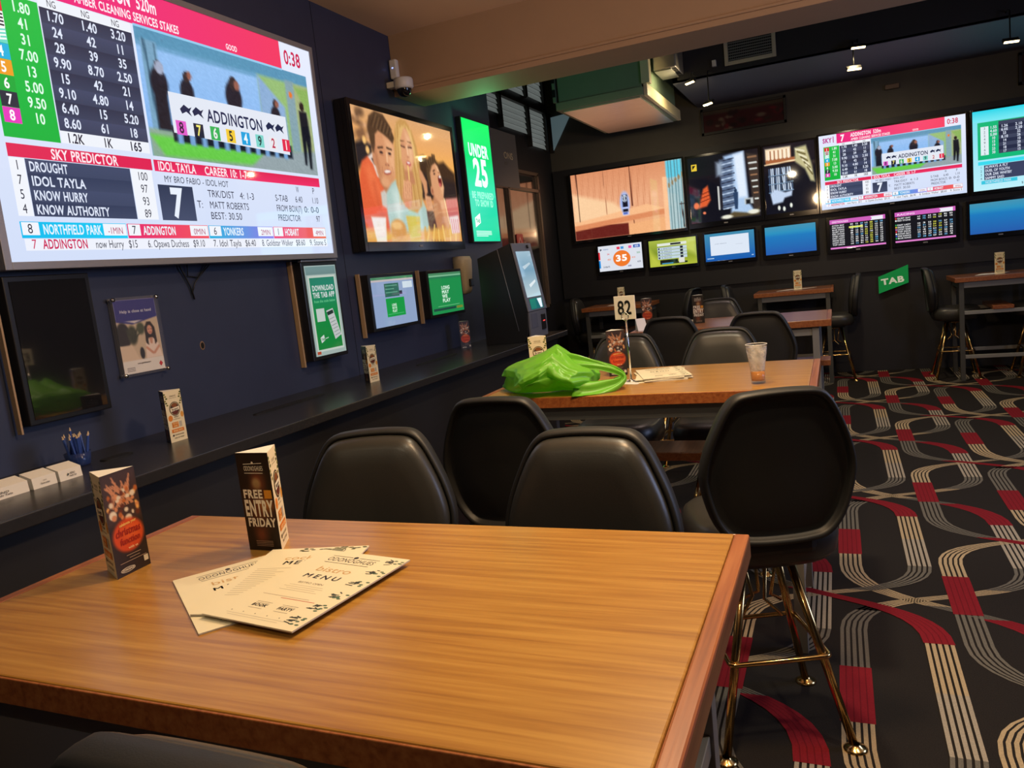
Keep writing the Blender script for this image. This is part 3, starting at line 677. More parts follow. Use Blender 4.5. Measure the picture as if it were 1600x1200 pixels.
    for k in range(4): R.ln(99.4 + 2.7 * k, 62, 101 + 2.8 * k, 73, 2, (232, 172, 128)); R.ln(100.8 + 2.7 * k, 63, 102.4 + 2.8 * k, 73, .5, (168, 104, 74))
    # food along the table
    R.po([(0, 90), (60, 92), (160, 86), (160, 100), (0, 100)], (226, 168, 84), 2.5)
    R.po([(10, 81), (31, 81), (28, 100), (14, 100)], (240, 228, 218), .8); R.el(48, 90, 12, 8, (214, 152, 80), soft=.3); R.el(46, 87, 8, 3, (238, 190, 120), soft=.6); R.po([(62, 79), (85, 79), (82, 100), (65, 100)], (214, 186, 84), .8)
    for k in range(12): R.ln(88 + 5.4 * k, 99, 92 + 5 * k + 3 * math.sin(k * 2.4), 88 + 2.5 * math.sin(k * 1.7), 2.2, (244, 202, 110) if k % 2 else (226, 170, 80))
    R.po([(139, 78), (158, 76), (158, 92), (141, 93)], (236, 218, 210), .8)
    for k in range(4): R.ln(143 + 4 * k, 80, 144 + 4 * k, 92, 1.2, (224, 120, 130))
    p = Pic(W, H, 160, 100, None); p.raster(R.bl(2).no(2).A, 0, 0, 160, 100, 0); return p
def cabin_screen(W, H):
    R = Ras(130, 74, 160, 90, (232, 160, 118))
    R.vg([(0, (222, 146, 104)), (.5, (240, 176, 134)), (1, (236, 168, 124))])
    for x in np.linspace(0, 112, 40): R.ln(x, 0, x + 1.5, 90, .7, (214, 140, 100), op=.5)
    R.po([(0, 26), (0, 66), (60, 62), (80, 60), (60, 44)], (252, 208, 162), 3); R.po([(8, 78), (70, 64), (132, 62), (160, 56), (160, 90), (0, 90)], (238, 170, 122), 1)
    R.ln(8, 0, 9, 66, 1.4, (60, 22, 16)); R.ln(48, 0, 50, 60, .7, (176, 112, 80)); R.ln(87, 0, 87.5, 52, 1.6, (96, 40, 26)); R.ln(88, 62, 88, 90, 1.4, (96, 40, 26))
    R.po([(0, 72), (0, 90), (80, 90), (80, 74)], (104, 34, 28), .6); R.po([(80, 76), (160, 70), (160, 90), (80, 90)], (244, 178, 124), .8)
    R.po([(0, 66), (108, 52), (132, 60), (132, 66), (0, 74)], (250, 190, 140), .6); R.po([(0, 70), (132, 61), (132, 68), (0, 77)], (224, 142, 96), .6)
    R.rc(138, 0, 160, 90, (170, 200, 205), .8); R.rc(138, 0, 160, 22, (100, 205, 230), 1)
    for i in range(5): R.ln(141 + 4.4 * i, 0, 141 + 4.4 * i, 90, 1, (82, 128, 138)); R.el(141 + 4.6 * i, 32 - 3 * i, 1.6, 3.4, (150, 128, 92), soft=.4)
    R.rc(132, 20, 138, 90, (252, 196, 150), .6); R.ln(156, 56, 158, 88, 1.6, (60, 36, 26)); R.ln(154, 58, 160, 58, 1.4, (60, 36, 26))
    R.el(77, 47, 7, 15, (170, 195, 255), soft=.4); R.rc(73.4, 36, 81, 60, (22, 22, 38), .5); R.el(77, 41, 3.6, 4.6, (220, 235, 255), soft=.2); R.el(77, 41, 2.5, 3.4, (30, 30, 50), soft=.3); R.ln(77, 38.5, 77, 43.5, .9, (230, 240, 255))
    R.rc(73, 52.5, 81, 54.5, (190, 205, 255), .3); R.rc(72.6, 59, 82, 63, (190, 200, 250), .5); R.rc(74, 60, 80, 62, (70, 100, 190), .5)
    p = Pic(W, H, 160, 90, None); p.raster(R.no(2).A, 0, 0, 160, 90, 0); return p
def alley_screen(W, H):
    R = Ras(110, 90, 100, 90, (16, 16, 26))
    R.po([(52, 4), (80, 0), (84, 70), (94, 86), (58, 86), (60, 60)], (176, 205, 240), 2); R.po([(66, 4), (80, 2), (82, 62), (70, 62)], (228, 240, 255), 2.5); R.rc(46, 8, 64, 74, (92, 110, 140), 2)
    for i in range(14): R.ln(48, 10 + 5 * i, 66, 8 + 5 * i, 1.5, (190, 210, 235) if i % 2 else (40, 48, 70))
    R.po([(84, 4), (100, 8), (100, 80), (90, 80)], (62, 50, 44), 1.5)
    for i in range(8): R.ln(86 + i, 10 + 8 * i, 97, 10 + 8 * i, 2.2, (216, 220, 214) if i % 3 else (150, 110, 80))
    R.rc(40, 10, 50, 30, (150, 165, 185), 2, .7); R.po([(20, 44), (27, 40), (30, 60), (24, 68), (12, 70)], (226, 96, 50), 1.5)
    for i in range(3): R.ln(14, 52 + 5 * i, 29, 48 + 5 * i, 1, (90, 20, 16))
    R.el(9, 66, 4, 4.6, (240, 120, 70), soft=.5); R.el(20, 77, 2.2, 1.8, (240, 130, 90), soft=.5)
    R.ln(42, 44, 42, 74, 2.4, (214, 214, 210)); R.ln(46, 46, 46, 72, 2, (40, 36, 40)); R.el(66, 52, 2.2, 2.8, (40, 60, 90), soft=.4); R.po([(62.5, 54), (69.5, 54), (69, 66), (68, 77), (64, 77)], (44, 66, 100), .7)
    R.po([(44, 88), (62, 80), (84, 84), (98, 78), (98, 88)], (90, 76, 50), 1.5); R.el(52, 86, 8, 2.6, (240, 238, 220), soft=.6); R.el(90, 83, 8, 3, (240, 238, 220), soft=.6); R.rc(78, 64, 90, 72, (200, 206, 206), 1); R.rc(80, 66, 86, 72, (24, 26, 32), 1)
    p = Pic(W, H, 100, 90, None); p.raster(R.no(2).A, 0, 0, 100, 90, 0)
    p.rect(5, 9, 13, 18, (235, 200, 60), 1); p.rect(6.5, 10.6, 11.5, 16.4, (20, 20, 20), 2); p.poly([(6.5, 16.4), (11.5, 10.6), (11.5, 16.4)], (235, 200, 60), 3)
    return p
def books_screen(W, H):
    R = Ras(90, 90, 100, 100, (14, 16, 28))
    R.rc(4, 4, 54, 22, (250, 226, 190), 1.5); R.rc(4, 20, 62, 27, (170, 100, 60), 1); R.ln(2, 27, 64, 25, 2, (244, 214, 170))
    for i in range(12): R.ln(10 + 4 * i, 8, 10 + 4 * i, 20, 1.6, (150, 80, 50) if i % 2 else (255, 244, 226))
    for yy, n in ((34, 12), (46, 10), (58, 13)):
        for i in range(n): R.ln(10 + 3.7 * i, yy, 10 + 3.7 * i + (1.5 if i % 4 == 3 else 0), yy + 9, 2.3, (210, 228, 250) if i % 3 else (70, 90, 120))
        R.ln(8, yy + 10.4, 56, yy + 9.4, 1.2, (120, 150, 180))
    R.po([(10, 70), (20, 64), (40, 70), (54, 68), (52, 76), (38, 78), (34, 84), (14, 86)], (196, 214, 240), 1.5)
    for x, y in ((26, 92), (36, 94), (50, 90)): R.el(x, y, 2.6, 3.4, (236, 240, 230), soft=.5)
    R.po([(62, 8), (84, 6), (94, 36), (98, 60), (90, 58), (80, 40), (62, 28)], (196, 188, 140), 2)
    for i in range(8): R.ln(64 + 3 * i, 10 + 4 * i, 80 + 2 * i, 14 + 5 * i, 2.4, (110, 100, 60) if i % 2 else (236, 230, 196))
    p = Pic(W, H, 100, 100, None); p.raster(R.no(2).A, 0, 0, 100, 100, 0); return p
def keno_screen(W, H):
    p = Pic(W, H, 100, 60, (222, 226, 236))
    p.poly([(4, 6), (9, 8), (4, 12)], (40, 50, 70), 2); p.text('KENO', 12, 10, 3, (110, 140, 190), wgt=1, width=12)
    for x, c in ((43, (232, 60, 90)), (52, (70, 150, 220)), (70, (236, 90, 160))): p.rect(x, 5, x + 7, 11, c, 2)
    p.rect(81, 4, 96, 11, (40, 90, 180), 2); p.text('450', 84, 9.6, 4, WHT, wgt=1, width=9)
    p.rect(0, 14, 3.4, 32, (226, 40, 50), 2); p.rect(0, 34, 3.4, 52, (30, 140, 220), 2)
    p.ell(53, 33, 20, 19, (240, 122, 44), 2); p.text('35', 53, 39, 14, (255, 255, 250), wgt=2, al='c', width=28)
    for t, x, y, c in (('54', 20, 22, (220, 60, 70)), ('450', 20, 35, (236, 120, 60)), ('555', 88, 25, (60, 160, 90)), ('410', 76, 35, (236, 120, 60)), ('620', 88, 46, (90, 95, 120)), ('310673', 9, 52, (60, 66, 90)), ('440', 66, 54, (70, 60, 130))): p.text(t, x, y, 3.6, c, wgt=1, width=2.6 * len(t))
    return p
def golf_screen(W, H):
    R = Ras(60, 40, 100, 60, (150, 165, 50)); R.vg([(0, (170, 186, 70)), (.5, (128, 148, 40)), (1, (180, 190, 60))])
    R.po([(60, 0), (100, 0), (100, 40), (80, 30)], (196, 206, 96), 6); R.po([(0, 20), (30, 60), (0, 60)], (190, 200, 70), 6)
    p = Pic(W, H, 100, 60, None); p.raster(R.A, 0, 0, 100, 60, 0)
    p.rect(18, 8, 80, 14, (226, 232, 220), 1); p.rect(46, 9, 68, 13, (30, 36, 30), 2)
    for i in range(4):
        y = 17 + 7 * i; p.rect(18, y, 80, y + 6, (196, 214, 226), 1); p.rect(66, y + .6, 72, y + 5.4, (24, 26, 40), 2); p.text(('J SMITH', 'K MILLS', 'A GREEN', 'R BOYD')[i], 26, y + 4.6, 3, (60, 80, 110), width=22); p.ell(21, y + 3, 1.8, 2.2, (40, 44, 60), 2)
    p.rect(22, 46, 60, 52, (24, 28, 22), 1); p.rect(22, 52, 80, 56, (40, 48, 30), 1); p.rect(26, 53, 50, 55.4, (60, 150, 200), 2); p.rect(62, 44, 74, 55, (226, 226, 214), 2); return p
def white_screen(W, H):
    p = Pic(W, H, 100, 60, None); p.rect(0, 0, 100, 60, (64, 140, 175), 0, (22, 90, 176))
    p.rect(11, 6, 89, 48, (222, 232, 246), 1); p.text('LIVE VISION', 20, 24, 1.8, (120, 130, 150), width=24); p.text('LOADING', 62, 28, 1.4, (170, 180, 195), width=14)
    p.rect(3, 53, 17, 55, (170, 200, 226), 2); p.rect(93, 53, 97, 55, (170, 200, 226), 2); return p
def blue_screen(W, H):
    p = Pic(W, H, 100, 60, None)
    p.rect(0, 0, 100, 14, (70, 148, 178), 0, (44, 146, 192)); p.rect(0, 14, 100, 22, (44, 146, 192), 0, (30, 122, 190)); p.rect(0, 22, 100, 60, (30, 122, 190), 0, (38, 92, 172)); return p
def odds_screen(W, H, k):
    r = np.random.default_rng(20 + k); p = Pic(W, H, 100, 56, (20, 20, 26))
    p.rect(0, 0, 100, 8, (206, 96, 186), 1); p.poly([(74, 1), (96, 1), (96, 8), (74, 8), (76.5, 4.5)], (238, 236, 246), 2); p.rect(0, 53, 100, 56, (226, 128, 206), 1)
    p.text('RACING' if k else 'GREYHOUNDS', 4, 6, 3.2, (255, 225, 250), wgt=1, width=30)
    nm = ['AVON BAY', 'FIRE DANCE', 'BLUE SONG', 'QUIET DAY', 'RED STONE', 'OVER LORD', 'FAST LADY', 'GRAND GOLD', 'LUCKY ROSE', 'TOP DECK']
    cs = [(226, 60, 60), (240, 240, 240), (60, 90, 200), (60, 170, 90), (240, 200, 60), (210, 110, 200)]
    for i in range(10):
        y = 12.6 + 4.1 * i
        if k and i == 2: continue
        p.text(nm[(i + 3 * k) % 10], 4, y, 2.6, (236, 236, 240), wgt=1, width=2.5 * 9)
        if k: p.rect(0.6, y - 2.6, 3, y, cs[i % 6], 2)
        for j, x in enumerate((40, 49, 58, 66, 75, 84, 93)):
            c = (226, 226, 90) if j in (3, 4) and r.random() < .6 else ((120, 190, 240) if r.random() < .18 else (238, 238, 240))
            p.text(str(r.integers(2, 90)) if r.random() < .5 else '%.2f' % r.uniform(1, 20), x, y, 2.5, c, wgt=1, al='c', width=5.2)
    if not k: p.rect(35, 15.4, 60, 18.6, (226, 232, 110), 4)
    return p
def under25(W, H):
    p = Pic(W, H, 56, 100, None)
    p.rect(0, 0, 56, 30, (20, 232, 96), 0, (20, 215, 110)); p.rect(0, 30, 56, 62, (20, 215, 110), 0, (60, 215, 175)); p.rect(0, 62, 56, 100, (40, 205, 165), 0, (20, 205, 150))
    p.text('UNDER', 28, 29, 9.5, (226, 244, 255), wgt=2, al='c', width=40); p.text('25', 29, 53, 21, (232, 244, 255), wgt=2, al='c', width=30)
    p.text('BE PREPARED', 28, 64, 5.2, (150, 245, 205), wgt=2, al='c', width=45); p.text('TO SHOW ID', 29, 70.5, 5.2, (150, 245, 205), wgt=2, al='c', width=38)
    p.poly([(6, 80.5), (17, 76.5), (17, 84.5), (6, 88.5)], (240, 250, 250), 2); p.text('TAB', 11.5, 84.4, 3, (20, 170, 110), wgt=2, al='c', width=8.6, L=4)
    for i in range(4): p.line(6, 91.6 + i * 1.3, 38 - (i == 3) * 8, 91.6 + i * 1.3, .7, (200, 245, 225), 2)
    return p
def download_poster(W, H):
    p = Pic(W, H, 50, 90, (176, 196, 190)); p.rect(1, 1, 49, 9, (120, 150, 148), 1)
    p.rect(3, 10, 47, 86, (214, 226, 214), 2); p.rect(5, 12, 45, 50, (44, 140, 112), 3, (24, 150, 72)); p.rect(5, 50, 45, 84, (24, 150, 72), 3, (20, 140, 60))
    p.text('DOWNLOAD', 25, 25, 5, (226, 238, 232), wgt=2, al='c', width=35, L=5); p.text('THE TAB APP', 25, 32, 5, (226, 238, 232), wgt=2, al='c', width=35, L=5)
    p.text('from the code below', 25, 37, 2.6, (110, 214, 150), wgt=1, al='c', width=34, L=5)
    p.rect(9, 43, 22, 56, (210, 224, 216), 4)
    p.poly([(25, 46), (36, 44), (45, 72), (34, 76)], (212, 216, 216), 4); p.poly([(25.4, 47.4), (35.4, 45.4), (36.6, 49), (26.6, 51)], (40, 60, 54), 5)
    for i in range(6): p.line(28.4 + i * 1.25, 55 + 3.4 * i, 37 + i * 1.25, 53.2 + 3.4 * i, .8, (150, 164, 160), 5)
    p.poly([(10, 72), (16, 69.4), (17, 75), (11, 77.6)], (226, 238, 232), 4); p.text('TAB', 13.6, 75, 2.2, (24, 140, 70), wgt=2, al='c', width=5.4, L=5); p.line(18, 73.6, 23, 72.8, 1, (190, 220, 200), 4)
    p.rect(2, 85.4, 8, 88.4, (190, 80, 50), 4); return p
def page_screen(W, H, k):
    p = Pic(W, H, 100, 66, (140, 160, 196) if k == 0 else (30, 140, 74))
    p.rect(0, 0, 100, 3.4, (70, 130, 92), 1); p.rect(0, 3.4, 100, 6, (190, 180, 182) if k == 0 else (120, 180, 140), 1)
    if k == 0:
        p.rect(28, 9, 62, 27, (44, 100, 84), 2); p.rect(72, 8, 96, 17, (206, 220, 230), 2); p.rect(28, 29, 72, 54, (22, 150, 66), 2)
        for i in range(3): p.line(30, 12 + 4.6 * i, 58 - 8 * (i % 2), 12 + 4.6 * i, 1.6, (90, 150, 128), 3)
        p.rect(62, 20, 69, 25, (30, 44, 60), 3)
        for i, t in enumerate(('LONG', 'MAY WE', 'PLAY')): p.text(t, 41, 40 + 4.2 * i, 3.2, (205, 235, 215), wgt=2, width=11, L=4)
        p.line(30, 50.5, 68, 50.5, .7, (80, 190, 120), 3)
    else:
        p.rect(0, 6, 100, 11, (40, 110, 80), 1, (30, 140, 74))
        for i, t in enumerate(('LONG', 'MAY', 'WE', 'PLAY')): p.text(t, 34, 27 + 7 * i, 5.4, (206, 236, 216), wgt=2, width=(26, 22, 16, 24)[i], L=4)
        p.line(18, 54, 86, 54, .7, (120, 200, 140), 3); p.rect(4, 57, 74, 61, (30, 70, 60), 2); p.rect(76, 57, 96, 61, (120, 130, 50), 2)
    return p

LW = (0, 0, PI / 2)       # rotation of a picture on the left wall (faces +X, its right side is deeper in the room)
def wall_tv(name, label, cat, pic, W, H, loc, rotz, bez=0.03, depth=0.06, matscreen='pic_screen', bezmat='bezel_gloss', tilt=0.0, group=None, bottom=None, logo=True):
    t = thing(name, label, cat, loc, rotz, group)
    bb = bez if bottom is None else bottom
    m = MB(); m.box(-W / 2 - bez, W / 2 + bez, 0.002, depth, -H / 2 - bb, H / 2 + bez, bezmat, 0.004)
    h = m.build('housing', t)
    m = MB()
    for a in ((-W / 2 - bez, -W / 2, -H / 2 - bb, H / 2 + bez), (W / 2, W / 2 + bez, -H / 2 - bb, H / 2 + bez), (-W / 2, W / 2, H / 2, H / 2 + bez), (-W / 2, W / 2, -H / 2 - bb, -H / 2)):
        m.box(a[0], a[1], -0.006, 0.003, a[2], a[3], bezmat, 0.0015)
    f = m.build('bezel', t)
    s = pic.build('screen', matscreen, t)
    if logo:
        m = MB(); m.box(-.022, .022, -.009, -.006, -H / 2 - bb * .62, -H / 2 - bb * .38, 'bezel_silver', .0008); m.build('badge', t)
    if tilt:
        for o in (h, f, s): o.rotation_euler = (tilt, 0, 0)
    return t

# big screen: 1.93 x 1.118
big = wall_tv('television', 'huge race screen at top left of the side wall with pink header and odds', 'television', sky_screen(1.925, 1.118), 1.925, 1.118, (XW + .125, 2.825, 2.347), PI / 2, .028, .10, bezmat='bezel_silver', tilt=math.radians(.9), logo=False)
wall_tv('television', 'wall screen showing three laughing friends sharing chips against an orange sunset', 'television', ad_screen(1.352, .84), 1.352, .84, (XW + .10, 4.857, 2.272), PI / 2, .035, .09, bottom=.06)
t = thing('illuminated_sign', 'tall glowing green sign reading UNDER 25 on the side wall', 'sign', (XW + .05, 6.14, 2.357), PI / 2)
m = MB(); m.box(-.285, .285, .002, .048, -.51, .51, 'plastic_black', .003); m.build('housing', t); under25(.545, 1.0).build('light_panel', 'pic_lightbox', t)
area('beam_green_fill', (XW + .22, 6.0, 2.60), .16, 3.2, (0.16, 1.0, 0.34), (XW + .22, 5.9, 3.3))  # added unseen fill ahead of the sign, tints the beam underside green
# boxed displays above the counter
def boxed(name, label, cat, pic, W, H, loc, mname, depth=.09, bez=.022, group=None, top=None):
    t = thing(name, label, cat, loc, PI / 2, group)
    m = MB(); m.box(-W / 2 - bez, W / 2 + bez, .003, depth, -H / 2 - bez, H / 2 + bez, 'plastic_black', .004); m.build('housing', t)
    m = MB(); m.box(-W / 2 - bez - .012, -W / 2 - bez, depth - .03, depth - .002, -H / 2 - bez - .03, H / 2 + bez + .01, 'tan_edge', .001); m.build('edge_strip', t)
    if top: m = MB(); m.box(-W / 2 - bez, W / 2 + bez, -.004, .02, H / 2 + bez, H / 2 + bez + .012, top, .002); m.build('top_cap', t)
    pic.build('screen', mname, t); return t
boxed('display_board', 'tall green framed poster reading DOWNLOAD THE TAB APP', 'poster', download_poster(.29, .51), .29, .51, (XW + .09, 3.675, 1.468), 'pic_dim', top='bezel_silver')
boxed('monitor', 'small wall monitor with pale grey page and green square, left of the pair', 'monitor', page_screen(.53, .32, 0), .53, .32, (XW + .10, 4.425, 1.466), 'pic_screen', group='betting monitors above the counter')
boxed('monitor', 'small wall monitor filled green with LONG MAY WE PLAY, below the white dispenser', 'monitor', page_screen(.515, .30, 1), .515, .30, (XW + .10, 5.175, 1.472), 'pic_screen', group='betting monitors above the counter')
t = thing('monitor', 'switched-off dark upright screen low on the wall beneath the huge race screen', 'monitor', (XW + .06, 2.03, 1.468), PI / 2)
m = MB(); m.box(-.175, .175, .0, .055, -.275, .275, 'plastic_black', .004); m.build('housing', t)
m = MB(); m.box(-.155, .155, -.003, .001, -.255, .255, 'glass_dark'); m.build('screen', t)
m = MB(); m.box(-.20, -.192, .02, .045, -.30, .29, 'tan_edge', .001); m.build('edge_strip', t)

# help poster in its clear holder
t = thing('poster_holder', 'small clear wall holder with a Help is close at hand leaflet', 'poster', (XW + .012, 2.428, 1.467), PI / 2)
R = Ras(60, 90, 42, 62, (226, 220, 214))
R.rc(0, 0, 42, 18, (42, 44, 130), .3); R.po([(0, 16), (0, 16), (18, 20), (42, 14), (42, 22), (0, 22)], (42, 44, 130), .5); R.po([(0, 18), (16, 21), (42, 16), (42, 52), (0, 52)], (206, 186, 160), .5)
R.el(5, 30, 7, 11, (26, 22, 24), soft=.2); R.po([(0, 38), (12, 38), (18, 52), (0, 52)], (222, 200, 176), .6); R.el(14, 30, 5, 8, (58, 62, 42), soft=.4)
for i in range(6): R.ln(14, 36, 8 + 3 * i, 24 + (i % 2) * 3, 1.1, (44, 50, 34))
R.el(23, 25, 4, 5, (70, 78, 54), soft=.5)
R.po([(27.5, 24), (30, 20), (34, 20), (36.5, 24), (37.5, 38), (34, 40), (29, 40), (26.5, 36)], (38, 24, 22), .5)
R.po([(24.5, 51), (26, 38), (30, 34), (34, 34), (38.5, 38), (41.5, 51)], (238, 218, 204), .5)
R.po([(30, 34), (34, 34), (33, 39), (31, 39)], (206, 150, 124), .4); R.po([(27, 24), (29.3, 23), (29, 40), (26.6, 38)], (38, 24, 22), .4); R.po([(35, 23), (37.4, 25), (38, 38), (35.6, 40)], (38, 24, 22), .4)
R.el(32.1, 27, 2.7, 4.0, (214, 156, 130), soft=.2); R.ln(30.6, 26.2, 31.6, 26.2, .6, (60, 36, 30)); R.ln(33, 26.2, 34, 26.2, .6, (60, 36, 30)); R.ln(31.4, 29.2, 33.2, 29.2, .7, (176, 84, 76))
R.ln(26.5, 42, 32, 47, 2.2, (212, 154, 128)); R.ln(39, 42, 33.5, 47, 2.2, (212, 154, 128)); R.el(21, 46, 2.4, 5, (30, 28, 34), soft=.3)
R.rc(0, 51, 42, 62, (232, 228, 222), .3)
p = Pic(.215, .315, 42, 62, None); p.raster(R.A, 0, 0, 42, 62, 0); p.text('Help is close at hand', 21, 11, 2.4, (200, 204, 230), wgt=1, al='c', width=32); p.text('www.gambleaware', 21, 54.6, 1.2, (60, 50, 50), wgt=1, al='c', width=14)
for i in range(3): p.line(3, 57 + 1.3 * i, 11, 57 + 1.3 * i, .5, (120, 110, 110), 2)
p.poly([(36, 57), (38, 54.5), (40, 57), (38, 59.5)], (196, 40, 50), 2)
p.build('leaflet', 'pic_paper', t, (0, -.014, 0))
m = MB(); m.box(-.122, .122, -.022, -.018, -.168, .168, 'clear_acrylic'); m.box(-.122, .122, -.008, -.004, -.168, .168, 'clear_acrylic'); m.build('acrylic_sheet', t)
for sx in (-.112, .112):
    for sz in (-.16, .16):
        m = MB(); m.tube([(sx, 0.0, sz), (sx, -.03, sz)], .008, 'chrome', 12); m.build('standoff_pin', t)

# cable hole, dangling cables, soap dispenser
t = thing('cable_hole', 'small round hole with torn rim in the dark wall', 'hole', (XW + .001, 2.796, 1.378), PI / 2)
m = MB(); m.rings([[(.0135 * a * math.cos(q) , -.0015 * b, .019 * a * math.sin(q)) for q in np.linspace(0, 2 * PI, 14, endpoint=False)] for a, b in ((1.15, 0), (1.0, 1), (.8, .6))], 'hole_rim'); m.build('rim', t)
m = MB(); m.add([(.0112 * math.cos(q), -.0008, .0155 * math.sin(q)) for q in np.linspace(0, 2 * PI, 14, endpoint=False)], [tuple(range(13, -1, -1))], 'hole_black'); m.build('opening', t)
m = MB(); z0 = 1.80
m.tube([(XW + .02, 2.70, z0), (XW + .015, 2.74, 1.72), (XW + .012, 2.772, 1.66), (XW + .01, 2.785, 1.60)], .004, 'cable', 8)
m.tube([(XW + .02, 2.93, z0), (XW + .015, 2.86, 1.73), (XW + .014, 2.80, 1.675), (XW + .01, 2.775, 1.625)], .0035, 'cable', 8); m.tube([(XW + .02, 2.77, z0), (XW + .012, 2.765, 1.71), (XW + .012, 2.83, 1.70), (XW + .02, 2.95, 1.79)], .003, 'cable', 8)
tag(m.build('hanging_cables'), 'black cables dangling below the huge race screen', 'cable')
t = thing('soap_dispenser', 'cream hand sanitiser dispenser on the wall above the counter', 'dispenser', (XW, 5.60, 1.585), PI / 2)
m = MB()
prof = [(-.09, .13, .02), (-.095, .15, .07), (-.09, .14, .10), (-.075, .05, .10), (-.06, -.05, .085), (-.055, -.11, .07), (-.05, -.14, .02)]
rr = []
for hw, z, d in [(.06, .155, .05), (.074, .15, .10), (.078, .12, .112), (.074, .04, .108), (.066, -.05, .10), (.062, -.11, .095), (.055, -.14, .08), (.045, -.15, .04)]:
    rr.append([(hw * sx, -d * (1 - .18 * abs(sx) ** 3) if sy else -.001, z) for sx, sy in ((-1, 0), (-1, 1), (-.7, 1), (-.3, 1), (.3, 1), (.7, 1), (1, 1), (1, 0))])
m.rings(rr, 'cream_plastic', True, True, True, True); m.build('cover', t)
m = MB(); m.box(-.03, .03, -.118, -.10, -.09, -.03, 'plastic_black', .006); m.build('push_lever', t)

# dome camera and motion sensor by the beam
t = thing('security_camera', 'white and black dome camera under the beam end', 'camera', (XW + .12, 4.86, 2.93))
m = MB(); m.lathe([(.062, .03), (.066, .02), (.066, -.03), (.058, -.038), (.05, -.04)], 'white_plastic', 28, cap0=True); m.build('mount', t)
m = MB(); m.lathe([(.05, -.04), (.048, -.058), (.040, -.074), (.026, -.086), (.010, -.091), (.001, -.0915)], 'bezel_gloss', 28, cap0=False); m.build('dome', t)
m = MB(); m.box(-.12, -.05, -.03, .03, -.02, .02, 'white_plastic', .005); m.build('bracket', t)
t = thing('motion_sensor', 'slim white sensor with blue light where beam meets wall', 'sensor', (XW + .035, 4.93, 3.045))
m = MB(); m.box(-.028, .028, -.045, 0, -.065, .065, 'white_plastic', .01); m.build('casing', t)
m = MB(); m.box(-.006, .004, -.048, -.044, .004, .009, 'led_blue'); m.build('indicator_light', t)

# ------------------------------------------------------------------ counter along the wall
t = thing('wall_counter', 'long black counter shelf running along the navy side wall', 'counter', (0, 0, 0))
m = MB(); m.box(XW, -2.161, YB + .3, 6.28, .988, 1.03, 'counter_black', .004); m.build('worktop', t)
m = MB(); m.box(-2.27, -2.24, YB + .3, 6.2, 0, .988, 'fascia_black'); m.build('front_panel', t)
for y0, y1 in ((1.97, 2.10), (2.80, 3.34), (4.36, 4.93)):
    m = MB(); a = (y1 - y0) / 2; pts = [(-2.56 + .028 * math.copysign(abs(math.sin(q)) ** .6, math.sin(q)), (y0 + y1) / 2 + a * math.copysign(abs(math.cos(q)) ** .7, math.cos(q))) for q in np.linspace(0, 2 * PI, 36, endpoint=False)]
    m.prism(pts, 'z', 1.0302, 1.0335, 'grommet'); m.build('cable_slot', t)

# ticket boxes and pencils on the counter
for k, (y0, y1, x0, txt, lab) in enumerate(((1.40, 1.605, -2.445, 'KENO Heads Tails', 'white ticket box nearest the camera on the counter'), (1.612, 1.70, -2.44, 'Random numbers', 'white ticket box in the middle of the three on the counter'), (1.702, 1.79, -2.434, 'KENO Heads Tails', 'white ticket box beside the blue pencils'))):
    t = thing('ticket_box', lab, 'ticket box', (x0, (y0 + y1) / 2, 1.03), PI / 2, 'white ticket boxes on the counter')
    hw = (y1 - y0) / 2 - .002
    m = MB(); m.prism([(-.004, 0), (-.0, .036), (.055, .052), (.06, 0)], 'x', -hw, hw, 'paper'); m.build('stack', t)
    p = Pic(hw * 1.25, .021, 60, 20, None); c = (96, 92, 88)
    if txt.startswith('KENO'): p.poly([(14, 4), (22, 8), (14, 14)], (40, 60, 60), 1); p.text('KENO', 25, 9, 6, c, wgt=1, width=22, L=1); p.text('Heads Tails', 22, 17, 5, c, wgt=1, width=30, L=1)
    else: p.text('KENO', 22, 6, 4, c, width=14, L=1); p.text(txt, 12, 15, 5.4, c, wgt=1, width=36, L=1)
    p.build('print', 'pic_paper', t, (0, -.0052, .017), (0, 0, 0))
t = thing('pencil_cup', 'small smoky cup holding blue pencils on the counter', 'cup', (-2.61, 1.915, 1.03))
m = MB(); m.lathe([(.037, 0), (.039, .004), (.046, .05), (.044, .05), (.037, .006), (.0, .005)], 'smoke_acrylic', 24); m.build('cup', t)
def pencil_mesh():
    q = thing('pencil', 'x', 'pencil', (0, 0, 0)); q['group'] = 'blue pencils in the cup'
    hexr = lambda r, z: [(r * math.cos(a), r * math.sin(a), z) for a in np.linspace(0, 2 * PI, 6, endpoint=False)]
    m = MB(); m.rings([hexr(0.0042, 0), hexr(0.0042, .098)], 'pencil_blue', False, True, True, False); m.build('shaft', q)
    m = MB(); m.rings([hexr(0.0042, .098), hexr(.0010, .111)], 'pencil_wood', False, True, False, True); m.build('tip', q)
    return q
q0 = pencil_mesh(); wh = ['at the left rim', 'leaning left', 'standing upright', 'leaning right', 'at the right rim', 'at the back', 'in the middle', 'at the front', 'tallest on the right', 'leaning back', 'leaning forward', 'second from the left', 'sticking out highest', 'second from the right', 'crossing behind the middle one', 'third from the left', 'third from the right', 'tucked low in front']
for i in range(18):
    a = 2 * PI * i / 18; rr0 = .029 if i % 3 else .013
    q = q0 if i == 0 else dup(q0, (0, 0, 0), 0, '')
    hi = .028 if i in (8, 12) else RNG.uniform(0, .008)
    q.location = (-2.61 + rr0 * math.cos(a), 1.915 + rr0 * math.sin(a), 1.036 + hi); q.rotation_euler = (-.2 * math.sin(a) * rr0 / .029, .2 * math.cos(a) * rr0 / .029, a)
    q['label'] = 'blue pencil in the smoky cup, ' + wh[i]

